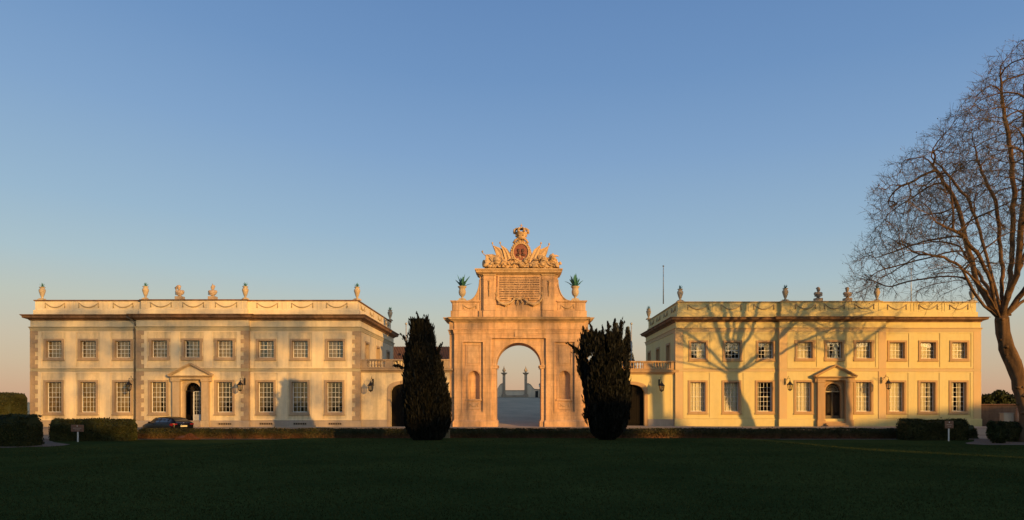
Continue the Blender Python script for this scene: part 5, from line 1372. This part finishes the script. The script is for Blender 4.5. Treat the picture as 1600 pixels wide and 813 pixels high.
# taller trees of that wood: their broken crowns dapple the facades
def shade_tree(wx, wz, w_, h_, cover, seed, dy=0, leaf=.42, trunk=True):
    if wx < -11 and cover < .6: cover *= 1.75
    if abs(wx) < 6 and wz < 10: cover *= 1.5
    y = YS-2+dy; s = (60-y); X0 = wx+s*math.tan(SUN_AZ); dz = s/math.cos(SUN_AZ)*math.tan(SUN_EL); zc = wz+dz
    r = np.random.default_rng(seed); zb = gz(X0, y)
    T = empty('shade_tree', (X0, y, zb), 'tall tree with thin crown in the wood behind the viewer', 'tree', 'tall trees of the wood behind the viewer')
    xt = X0 + (3.4 if 64 < X0 < 70.5 else 0)
    t = MB(); t.tube([(xt, y, zb-.3), (xt+.1, y, zc*.5), (X0, y, zc)], [.28, .2, .06], 8); t.build('trunk', BARK, T)
    n = max(30, int(w_*h_*cover/(leaf*leaf*.55))); c = r.normal(size=(10, 3))*np.array([w_*.30, 1.2, h_*.28]); k = r.integers(0, 10, n)
    P = np.array([X0, y, zc]) + c[k] + r.normal(size=(n,3))*np.array([w_*.13, .8, h_*.11])
    quads_obj('crown', leaf_quads(P, leaf, 1.2, rng=r), SCREEN, T)
for i, a in enumerate([(-37.5,7.5,5,5,.30),(-33.5,8.4,5,3.6,.38),(-30,4.4,2.5,1.6,.45),(-27.2,9.2,6,2.8,.38),(-22.5,7.7,5,3.6,.35),(-17.5,3.2,3.0,3.4,1.3),(-18.5,8.8,4,3,.55),(-19.5,1.3,3.4,2.2,1.1),(-14.2,1.6,2.2,2.4,1.0),(-13.2,7.2,3,3.4,.45),(-10.8,3.4,2.4,3.2,.45),
        (-39.5,4.2,1.6,8,.9),(-35,2.9,2.4,1.4,.35),(-24,4.3,3.5,1.2,.4),(-4.6,4.2,2.6,.9,.40),(-3.6,1.7,2.8,.8,.40),(1.8,11.2,2.2,1.8,.95),(-4.2,8.4,2.2,.8,.4),(2.6,9.0,2.6,.7,.5),(4.9,6.4,1.2,1.2,.4),
        (-36,6.3,9,4.5,.34),(-26,6.0,8,3,.34),(-38,9.2,8,3,.45),(-31,6.6,6,4,.40),(-20.5,6.3,6,4,.42),(-28.5,9.0,8,2.6,.40),(-15,8.6,5,3,.40),(-22.5,2.9,2.2,2.2,.40),(-33.2,3.0,1.6,2.6,.35),(-12,5.2,4,3,.40)]):
    shade_tree(*a, seed=40+i, dy=-(i%3)*1.5)
# a pollarded trunk outside the frame: its shadow stands on the yellow gateway wall
px_, py_ = 30.7, 37.5; T = empty('pollard_tree', (px_, py_, gz(px_, py_)), 'pollarded tree trunk with knobbly head, outside the frame on the right', 'tree')
m = MB(); m.tube([(px_-.1,py_,-.6),(px_,py_,2),(px_+.05,py_,5),(px_-.05,py_,8.2),(px_,py_,9.0)], [.62,.46,.42,.46,.62], 14); m.build('trunk', BARK, T)
m = MB(); m.ell((px_,py_,9.05), .85,.7,.42, 12, 8, None, .5, 3); m.tube([(px_,py_,7.2),(px_-.7,py_,7.5),(px_-1.1,py_,7.45)], [.25,.22,.2], 8); m.ell((px_-1.15,py_,7.4), .36,.3,.34, 10, 7, None, .6, 8)
m.tube([(px_,py_,8.9),(px_-.6,py_,9.5),(px_-.9,py_,9.7)], [.3,.2,.14], 8); m.tube([(px_,py_,8.9),(px_+.6,py_,9.4),(px_+.9,py_,9.8)], [.3,.2,.14], 8); m.build('pollard_head', BARK, T)
# ------------------------------------------------------------------ terrace beyond the arch
PALE = masonry('terrace_wall_plaster', (0.80,0.72,0.58), 0.7, stain=0.5)
PILM = masonry('terrace_pillar_stone', (0.42,0.36,0.28), 0.6, stain=0.7)
DP = 101.0
for px, lab in ((787.5, 'left'), (821.5, 'right')):
    x = X(px, DP); zb = gz(x, DP); T = empty('gate_pillar', (x, DP, zb), f'{lab} of the two slender pillars seen through the arch, topped by a finial', 'pillar', 'pillars of the terrace beyond the arch')
    m = MB(); m.bevbox(x-.36, x+.36, DP-.36, DP+.36, zb-.2, zb+.42, .03); m.bevbox(x-.28, x+.28, DP-.28, DP+.28, zb+.42, zb+.5, .02); m.build('pedestal', PILM, T)
    m = MB(); m.bevbox(x-.19, x+.19, DP-.19, DP+.19, zb+.5, Z(586, DP), .03); m.build('shaft', PILM, T)
    zc = Z(586, DP); m = MB(); m.sweep([(x-.19,DP-.19),(x+.19,DP-.19),(x+.19,DP+.19),(x-.19,DP+.19)], [(0,zc),(.03,zc+.05),(.10,zc+.12),(.22,zc+.20),(.24,zc+.30),(-.1,zc+.32)]); m.build('capital', PILM, T)
    zf = zc+.31; m = MB(); m.lathe([(.14,0),(.10,.06),(.20,.18),(.25,.32),(.20,.45),(.10,.52),(.13,.58),(.05,.72),(.035,.85),(.0,.98)], (x, DP, zf), 14); m.build('finial', ST_URN, T)
def wall_thing(name, pts, D, th, mat, label, cap=None):
    """wall with a curved top: pts = [(x, ztop)]"""
    T = empty(name, (pts[0][0], D, gz(pts[0][0], D)), label, 'wall'); m = MB(); zb = min(gz(p[0], D) for p in pts)-.4
    for (a, c), (b, d) in zip(pts, pts[1:]):
        m.face([(a,D,zb),(b,D,zb),(b,D,d),(a,D,c)]); m.face([(a,D+th,zb),(b,D+th,zb),(b,D+th,d),(a,D+th,c)]); m.face([(a,D,c),(b,D,d),(b,D+th,d),(a,D+th,c)])
    for (a, c) in (pts[0], pts[-1]): m.face([(a,D,zb),(a,D+th,zb),(a,D+th,c),(a,D,c)])
    m.build('wall', mat, T, recalc=False)
    if cap: m = MB(); m.grid([[(a, D-.06, c) for a, c in pts], [(a, D-.06, c+.10) for a, c in pts], [(a, D+th+.06, c+.10) for a, c in pts], [(a, D+th+.06, c) for a, c in pts]], smooth=False); m.build('coping', cap, T)
    return T
wall_thing('terrace_parapet', [(X(789.5,DP), Z(611,DP)), (X(819.5,DP), Z(611,DP))], DP+.05, .3, PALE, 'low pale parapet between the two far pillars', PILM)
m = MB(); m.bevbox(X(789.6,DP), X(819.4,DP), DP-.45, DP, gz(0,DP)-.2, gz(0,DP)+.32, .03); tag(m.build('stone_bench', PILM), 'low stone bench along the parapet between far pillars', 'bench')
def curve(pa, pb, ya, yb): return [(X(pa+(pb-pa)*t, DP), Z(ya+(yb-ya)*(.5-.5*math.cos(PI*t)), DP)) for t in [k/10 for k in range(11)]]
wall_thing('scroll_wall', sorted([(X(785.4,DP), Z(600.5,DP)), (X(783.8,DP), Z(600,DP))] + curve(783,775.5,601,609.5) + [(X(760,DP), Z(610,DP)), (X(700,DP), Z(610,DP))]), DP+.02, .35, PALE, 'white wall with a scrolled top left of the far pillars', PILM)
wall_thing('scroll_wall', sorted([(X(823.4,DP), Z(600.5,DP)), (X(825.8,DP), Z(600,DP))] + curve(827,836,601,609) + [(X(850,DP), Z(610,DP)), (X(905,DP), Z(610,DP))]), DP+.02, .35, PALE, 'white wall with a scrolled top right of the far pillars', PILM)
m = MB(); m.bevbox(X(836.5,100), X(841,100), 99.7, 100.3, gz(2.5,100)-.1, Z(612,100), .03); m.bevbox(X(836.1,100), X(841.4,100), 99.65, 100.35, Z(612,100)+.005, Z(611.2,100), .01); tag(m.build('service_box', IRON), 'dark box standing against the right scrolled wall seen through the arch', 'box')
T = empty('garden_lamp', (X(843.6,97), 97, gz(3,97)), 'small lit-looking lamp on a post, at the right edge of the arch opening', 'lamp')
m = MB(); x = X(843.6, 97); m.tube([(x, 97, gz(3,97)), (x, 97, Z(605.5,97))], .04, 8); m.build('post', IRON, T)
m = MB(); m.lathe([(.05,0),(.12,.06),(.16,.32),(.10,.36)], (x, 97, Z(605.5,97)), 8); m.build('lantern_glass', WHITE, T)
m = MB(); m.lathe([(.18,.37),(.10,.46),(.02,.56)], (x, 97, Z(605.5,97)), 8); m.build('lantern_cap', IRON, T)
# outbuilding behind the left gateway
ROOFM = masonry('brown_tile_roof', (0.15,0.085,0.06), 0.7, stain=0.6)
T = empty('outbuilding', (X(640,88), 88, gz(-13,88)), 'low building with brown tiled roof behind the left gateway wall', 'building')
m = MB(); xa, xb = X(600,88), X(700,88); m.box(xa, xb, 88, 95, 0, Z(562,88)); m.build('wall', PL_L, T)
m = MB(); za, zb_ = Z(563,88), Z(541.5,90); m.face([(xa-.3,87.6,za),(xb+.3,87.6,za),(xb+.3,90.6,zb_),(xa-.3,90.6,zb_)]); m.face([(xa-.3,90.6,zb_),(xb+.3,90.6,zb_),(xb+.3,95,za),(xa-.3,95,za)])
for k in range(40):
    x = xa+(xb-xa)*k/39; m.tube([(x,87.6,za+.02),(x,90.6,zb_+.02)], .06, 5)
m.build('roof', ROOFM, T, recalc=False)
m = MB()
for px in (624, 660, 668): x = X(px, 88.5); m.box(x-.10, x+.10, 88.4, 89.4, Z(556,88), Z(552,88))
m.build('skylight', GLASS, T)
# far wall at the left edge, and the rough garden wall on the right
m = MB(); m.bevbox(X(20,66), X(60,66), 66, 66.4, -.5, Z(630,66), .03); m.bevbox(X(20,66)-.05, X(60,66)+.05, 65.95, 66.45, Z(630,66)+.002, Z(628.6,66), .02); tag(m.build('garden_wall', PALE), 'strip of pale wall between the left edge hedge and left mansion', 'wall')
ROUGH = masonry('rough_brown_wall', (0.20,0.125,0.085), 0.55, tint=(1,1,1), stain=0.9, joints=(.5,.25,.35), grain=1.0)
T = empty('garden_wall', (X(1560,62.6), 62.6, 0), 'rough brown masonry wall right of the right mansion', 'wall')
m = MB(); xa, xb = 39.6, 66; rows = []
for (y, z) in ((62.6,-.6),(62.6,.6),(62.6,1.75),(62.66,1.80),(63.1,1.80)): rows.append([(xa+(xb-xa)*k/60, y+.05*noise.noise(Vector((k*.5, z*1.7, 0))), z+(.05*noise.noise(Vector((k*.6, 1, 0))) if z > 1.5 else 0)) for k in range(61)])
m.grid(rows, smooth=False); m.build('wall', ROUGH, T, recalc=False)
m = MB(); m.bevbox(xa, xb, 62.5, 63.2, 1.815, 1.90, .02); m.build('coping', masonry('brick_coping', (0.24,0.13,0.09), .6, stain=.7), T)
m = MB(); x = X(1573.5,61); m.bevbox(x-.42, x+.42, 60.8, 61.3, .28, Z(646.5,61), .03); m.bevbox(x-.45, x+.45, 60.76, 61.34, Z(646.5,61)+.003, Z(645.2,61), .01); m.bevbox(x-.38, x+.0, 60.77, 60.8, .38, .95, .01); m.bevbox(x+.02, x+.38, 60.77, 60.8, .38, .95, .01)
m.bevbox(x-.36, x+.36, 60.86, 61.24, -.05, .279, .01)
tag(m.build('utility_cabinet', masonry('cabinet_paint', (.42,.37,.30), .8)), 'pale box cabinet against the rough brown wall', 'cabinet')
m = MB(); x = X(1590.5,60.5); m.bevbox(x-.11, x+.11, 60.4, 60.62, -.05, Z(641,60.5), .02); m.lathe([(.15,0),(.17,.05),(.06,.14),(0,.16)], (x, 60.51, Z(641,60.5)+.004), 10); tag(m.build('gate_post', masonry('post_brick', (.36,.22,.15), .7)), 'slim stone post beside the bare tree trunk', 'post')
# ------------------------------------------------------------------ signs
SIGNB = simple('brown_sign_paint', (0.20,0.095,0.055), 0.55, var=.08)
for px, D, yt, yb, lab in ((121, 46.0, 664, 674.8, 'brown sign board on a pale post in front of the tall left hedge'), (1483, 47.2, 658, 669.5, 'brown sign board on a pale post in front of the tall right hedge')):
    x = X(px, D); zb = gz(x, D); T = empty('garden_sign', (x, D, zb), lab, 'sign', 'brown garden signs')
    z1, z0 = Z(yt, D), Z(yb, D); hw = 9.8*D/F_PX if px < 500 else 6.6*D/F_PX
    m = MB(); m.bevbox(x-hw, x+hw, D-.02, D+.02, z0, z1, .008); b = m.build('board', SIGNB, T)
    m = MB(); m.bevbox(x-.035, x+.035, D+.021, D+.07, zb-.2, z1-.05, .005); m.build('post', WHITE, T)
    m = MB(); m.lathe([(0,-.003),(.035,-.002),(.035,.002),(0,.003)], (0,0,0), 14)
    m.v = [(x+v[0], D-.025+v[2], z1-.08+v[1]) for v in m.v]
    m.build('emblem', WHITE, b, recalc=False); m = MB(); put_text(m, 'PALÁCIO DE SETEAIS', x, D-.024, z0+(z1-z0)*.46, .055, hw*1.3); put_text(m, 'PRIVADO', x, D-.024, z0+(z1-z0)*.22, .05, hw*.8)
    m.build('lettering', simple('sign_letter_paint', (.38,.27,.20), .6, bmp=0), b, recalc=False)
# small pale stone at the foot of the left cypress
m = MB(); m.bevbox(X(691.5,48.4), X(702.5,48.4), 48.2, 48.7, -.55, Z(672,48.4), .03); tag(m.build('stone_block', masonry('block_stone', (.17,.14,.085), .7)), 'small dull stone block at the foot of left cypress', 'block')
# heap of red-brown leaves in front of the low hedge
r = np.random.default_rng(3); xh = X(293, 49.3); n = 4200; a = r.random(n)*2*PI; q_ = np.sqrt(r.random(n)); hx = q_*np.cos(a)*.85; hy = q_*np.sin(a)*.4
P = np.stack([xh+hx, 49.3+hy, -.5+.34*np.maximum(0, 1-q_**1.6)*(1+.25*np.sin(hx*6))+.01], 1)
core = MB(); core.ell((xh, 49.3, -.5), .8, .36, .28, 20, 10, None, .2, 2)
tag(quads_obj('leaf_heap', leaf_quads(P, .07, 1.3, rng=r), leafy('fallen_leaf', [(0.14,0.055,0.03),(0.20,0.08,0.04),(0.10,0.05,0.03)], trans=0), None, core), 'low heap of reddish dead leaves before the low hedge, below the car', 'leaf heap')
# ------------------------------------------------------------------ the black car
def car():
    D = 53.0; xr_, yr2 = X(269.5, D), D; al = math.radians(56)
    # local: +Y forwards (front), X to the right of the car, origin at rear left corner -> centre
    h = Vector((-math.sin(al), math.cos(al), 0)); rt = Vector((math.cos(al), math.sin(al), 0))
    c = Vector((xr_, yr2, 0)) + h*2.15 + rt*.88; zb = gz(c.x, c.y)+.02
    T = empty('parked_car', (c.x, c.y, zb), 'black hatchback parked on the drive behind the low hedge', 'car'); T.rotation_euler.z = al
    PAINT = simple('black_car_paint', (0.004,0.004,0.004), 0.30, spec=.18, var=.05, bmp=0)
    CG = simple('car_glass', (0.030,0.032,0.034), 0.05, spec=.9, var=.05, bmp=0)
    TY = simple('tyre_rubber', (0.02,0.02,0.02), .85); RIM = simple('alloy_rim', (0.45,0.45,0.46), .3, metal=.8)
    REDL = simple('tail_light_red', (0.26,0.012,0.012), .2, spec=.4, var=.15, bmp=0); CHR = simple('chrome', (.6,.6,.6), .15, metal=1, bmp=0)
    # stations along length: y, sill z, belt z, roof z, half width at belt, half width at roof
    S = [(-2.14,.42,.84,.86,.70,.66),(-2.08,.30,.96,.99,.80,.66),(-1.95,.26,1.00,1.08,.86,.64),(-1.72,.24,1.00,1.22,.88,.62),(-1.40,.22,.99,1.36,.885,.60),(-.90,.21,.98,1.415,.885,.60),(-.30,.21,.97,1.43,.885,.60),(.25,.21,.955,1.41,.885,.60),(.62,.21,.945,1.35,.885,.59),(.95,.21,.935,1.20,.88,.60),(1.28,.21,.92,1.01,.875,.66),(1.55,.22,.88,.93,.87,.64),(1.9,.24,.80,.86,.84,.62),(2.12,.30,.68,.74,.74,.55),(2.2,.38,.58,.62,.62,.5)]
    def sec(s):
        y, s0, bz, rz, hb, hr = s; m = (s0+bz)/2
        half = [(0,s0),(hb*.86,s0),(hb*.985,s0+.09),(hb*1.01,m),(hb*1.0,bz-.06),(hb*.955,bz),(hr+ (hb-hr)*.38,(bz*.45+rz*.55)),(hr,rz-.055),(hr*.82,rz-.012),(hr*.4,rz),(0,rz+.004)]
        return [(x, y, z) for x, z in half] + [(-x, y, z) for x, z in half[-2:0:-1]]
    rows = [sec(s) for s in S]
    b = MB(); b.grid(rows, closed_u=True); b.face(rows[0][::-1]); b.face(rows[-1])
    body = b.build('body', PAINT, T, local=True)
    # side glass: between belt and roof on the cabin stations, divided by pillars
    def lerp(a, b_, t): return tuple(a[i]+(b_[i]-a[i])*t for i in range(3))
    def glass(i0, i1, t0, t1, s):
        g = MB(); R0 = []; R1 = []
        for i in range(i0, i1+1):
            r = rows[i]; a, m_, c_ = r[5], r[6], r[7]
            f = (i-i0)/(i1-i0)
            lo = lerp(a, m_, .22); hi = lerp(m_, c_, .72)
            y = lo[1]
            if i == i0: lo = (lo[0], lo[1]+t0, lo[2]); hi = (hi[0], hi[1]+t0*1.6, hi[2])
            if i == i1: lo = (lo[0], lo[1]-t1, lo[2]); hi = (hi[0], hi[1]-t1*2.2, hi[2])
            R0.append((s*(lo[0]+.008), lo[1], lo[2])); R1.append((s*(hi[0]+.008), hi[1], hi[2]))
        g.grid([R0, R1]); return g
    for s in (-1, 1):
        for (i0, i1, t0, t1) in ((2, 4, .10, .04), (4, 6, .04, .04), (6, 10, .05, .22)):
            glass(i0, i1, t0, t1, s).build('side_window', CG, T, local=True, recalc=False)
    g = MB(); g.grid([[(k*.56, -2.085+.0*abs(k)-.012, .985) for k in (-1,-.5,0,.5,1)], [(k*.55, -1.955-.02, 1.10) for k in (-1,-.5,0,.5,1)], [(k*.52, -1.725-.02, 1.235) for k in (-1,-.5,0,.5,1)], [(k*.50, -1.47-.01, 1.345) for k in (-1,-.5,0,.5,1)]])
    g.build('rear_window', CG, T, local=True, recalc=False)
    g = MB(); g.grid([[(k*.60, 1.24+.02, 1.04) for k in (-1,0,1)], [(k*.55, .95+.02, 1.225) for k in (-1,0,1)], [(k*.52, .66+.01, 1.36) for k in (-1,0,1)]]); g.build('windscreen', CG, T, local=True, recalc=False)
    for s in (-1, 1):
        l = MB(); l.grid([[(s*.50,-2.105,.78),(s*.70,-2.10,.76),(s*.845,-2.0,.77),(s*.885,-1.80,.80)],[(s*.48,-2.112,.88),(s*.70,-2.11,.88),(s*.852,-2.02,.90),(s*.885,-1.78,.90)],[(s*.50,-2.10,.945),(s*.70,-2.10,.95),(s*.84,-2.03,.96),(s*.875,-1.86,.955)]])
        l.v = [(v[0]*1.01, v[1]-.02, v[2]) for v in l.v]; l.build('tail_light', REDL, T, local=True, recalc=False)
        l = MB(); l.ell((s*.62, 2.10, .60), .16, .07, .07, 10, 6); l.build('headlight', CG, T, local=True)
        l = MB(); l.ell((s*.98, .78, 1.0), .10, .07, .07, 10, 6); l.tube([(s*.86,.78,.96),(s*.95,.78,.98)], .02, 6); l.build('wing_mirror', PAINT, T, local=True)
        for yy in (-1.33, 1.33):
            w = MB(); rws = []
            for (r_, xo) in ((.20,.10),(.29,.105),(.315,.06),(.32,0),(.315,-.06),(.29,-.105),(.20,-.10)): rws.append([(s*.80+s*xo, yy+r_*math.cos(2*PI*k/24), .315+r_*math.sin(2*PI*k/24)) for k in range(24)])
            w.grid(rws, closed_u=True); wh = w.build('wheel', TY, T, local=True)
            rm = MB()
            for k in range(5):
                a = 2*PI*k/5; rm.tube([(s*.895, yy, .315), (s*.89, yy+.19*math.cos(a), .315+.19*math.sin(a))], [.035,.025], 6)
            rm.lathe([(0,-.01),(.05,-.01),(.05,.01),(0,.01)], (0,0,0), 10); rm.tube([(s*.89, yy+.2*math.cos(2*PI*k/20), .315+.2*math.sin(2*PI*k/20)) for k in range(21)], .018, 5); rm.build('rim', RIM, wh, local=True)
    p = MB(); p.bevbox(-.26, .26, -2.165, -2.14, .70, .81, .005); pl_ = p.build('number_plate', simple('plate_white', (.72,.66,.40), .4, var=.03, bmp=0), T, local=True)
    b2 = MB(); b2.bevbox(-.80, .80, -2.22, -2.02, .36, .56, .05); b2.build('rear_bumper', PAINT, T, local=True)
    h_ = MB(); h_.tube([(-.3,-2.13,.90),(.3,-2.13,.90)], .012, 6); h_.lathe([(0,-.004),(.04,-.004),(.04,.004),(0,.004)], (0,0,0), 12); h_.v = [(v[0], v[1], v[2]) if abs(v[1]) > 1 else (v[0], -2.125+v[2], .985+v[1]) for v in h_.v]; h_.build('tailgate_trim', CHR, T, local=True)
    dh = MB()
    for s in (-1, 1):
        for yy in (.35, -.62): dh.tube([(s*.895,yy-.09,.86),(s*.915,yy,.865),(s*.895,yy+.09,.86)], .014, 6)
    dh.build('door_handle', PAINT, T, local=True)
car()
# ------------------------------------------------------------------ light, sky, camera
sun = bpy.data.lights.new('sun', 'SUN'); sun.energy = 5.0; sun.angle = math.radians(.53); sun.color = (1.0, .535, .135)
so = bpy.data.objects.new('sun', sun); COL.objects.link(so)
sd = Vector((math.sin(SUN_AZ)*math.cos(SUN_EL), -math.cos(SUN_AZ)*math.cos(SUN_EL), math.sin(SUN_EL)))
so.rotation_euler = sd.to_track_quat('Z', 'Y').to_euler(); so.location = (40, -40, 30)
W = bpy.data.worlds.new('World'); scene.world = W; W.use_nodes = True; nt = W.node_tree; nt.nodes.clear()
out = N_(nt, 'ShaderNodeOutputWorld'); bg = N_(nt, 'ShaderNodeBackground'); nt.links.new(bg.outputs[0], out.inputs[0])
sky = N_(nt, 'ShaderNodeTexSky', sky_type='NISHITA'); sky.sun_disc = False; sky.sun_elevation = SUN_EL
sky.sun_rotation = math.atan2(sd.x, sd.y); sky.air_density = 1.0; sky.dust_density = 1.0; sky.ozone_density = 1.5
tc = N_(nt, 'ShaderNodeTexCoord'); sp = N_(nt, 'ShaderNodeSeparateXYZ'); nt.links.new(tc.outputs['Generated'], sp.inputs[0])
mz = N_(nt, 'ShaderNodeMapRange', interpolation_type='SMOOTHSTEP'); mz.inputs[1].default_value = -.65; mz.inputs[2].default_value = .0; mz.inputs[3].default_value = .88; mz.inputs[4].default_value = 1.0; nt.links.new(sp.outputs[0], mz.inputs[0])
mr = N_(nt, 'ShaderNodeMath', operation='MULTIPLY', use_clamp=True); nt.links.new(sp.outputs[2], mr.inputs[0]); nt.links.new(mz.outputs[0], mr.inputs[1])
def lin(r, g, b):
    f = lambda c: ((c/255+.055)/1.055)**2.4 if c > 10 else c/255/12.92
    return (f(r), f(g), f(b))
def el(y): t = (PY-y)/F_PX; return t/math.sqrt(1+t*t)
stops = [(0.0, lin(201,160,134)), (el(612), lin(202,165,137)), (el(580), lin(199,176,150)), (el(545), lin(196,183,162)), (el(500), lin(186,190,178)), (el(450), lin(168,189,197)), (el(380), lin(150,179,202)), (el(250), lin(127,161,200)), (el(125), lin(109,146,192)), (el(0), lin(99,136,185)), (.75, lin(70,104,160)), (1.0, lin(58,90,148))]
rc = ramp(nt, mr.outputs[0], stops)
vs = N_(nt, 'ShaderNodeVectorMath', operation='SCALE'); nt.links.new(sky.outputs[0], vs.inputs[0]); vs.inputs['Scale'].default_value = 0.21
# Nishita towards the sun; away from it the sky is graded by elevation into the anti-twilight haze
fy = N_(nt, 'ShaderNodeMapRange', interpolation_type='SMOOTHSTEP'); fy.inputs[1].default_value = -.55; fy.inputs[2].default_value = .15; fy.inputs[3].default_value = .25; fy.inputs[4].default_value = .92; nt.links.new(sp.outputs[1], fy.inputs[0])
mx_ = mix(nt, fy.outputs[0], vs.outputs[0], rc)
nt.links.new(mx_, bg.inputs[0]); bg.inputs[1].default_value = 1.0
cam = bpy.data.cameras.new('camera'); co_ = bpy.data.objects.new('camera', cam); COL.objects.link(co_)
cam.sensor_width = 36; cam.lens = F_PX/1600*36; co_.location = (0, 0, EYE); co_.rotation_euler = (PI/2, 0, 0)
cam.shift_x = -(PX-800)/1600; cam.shift_y = (PY-406.5)/1600; cam.clip_end = 20000; cam.clip_start = .1
scene.camera = co_
scene.view_settings.view_transform = 'Standard'; scene.view_settings.look = 'None'; scene.view_settings.exposure = 0; scene.view_settings.gamma = 1
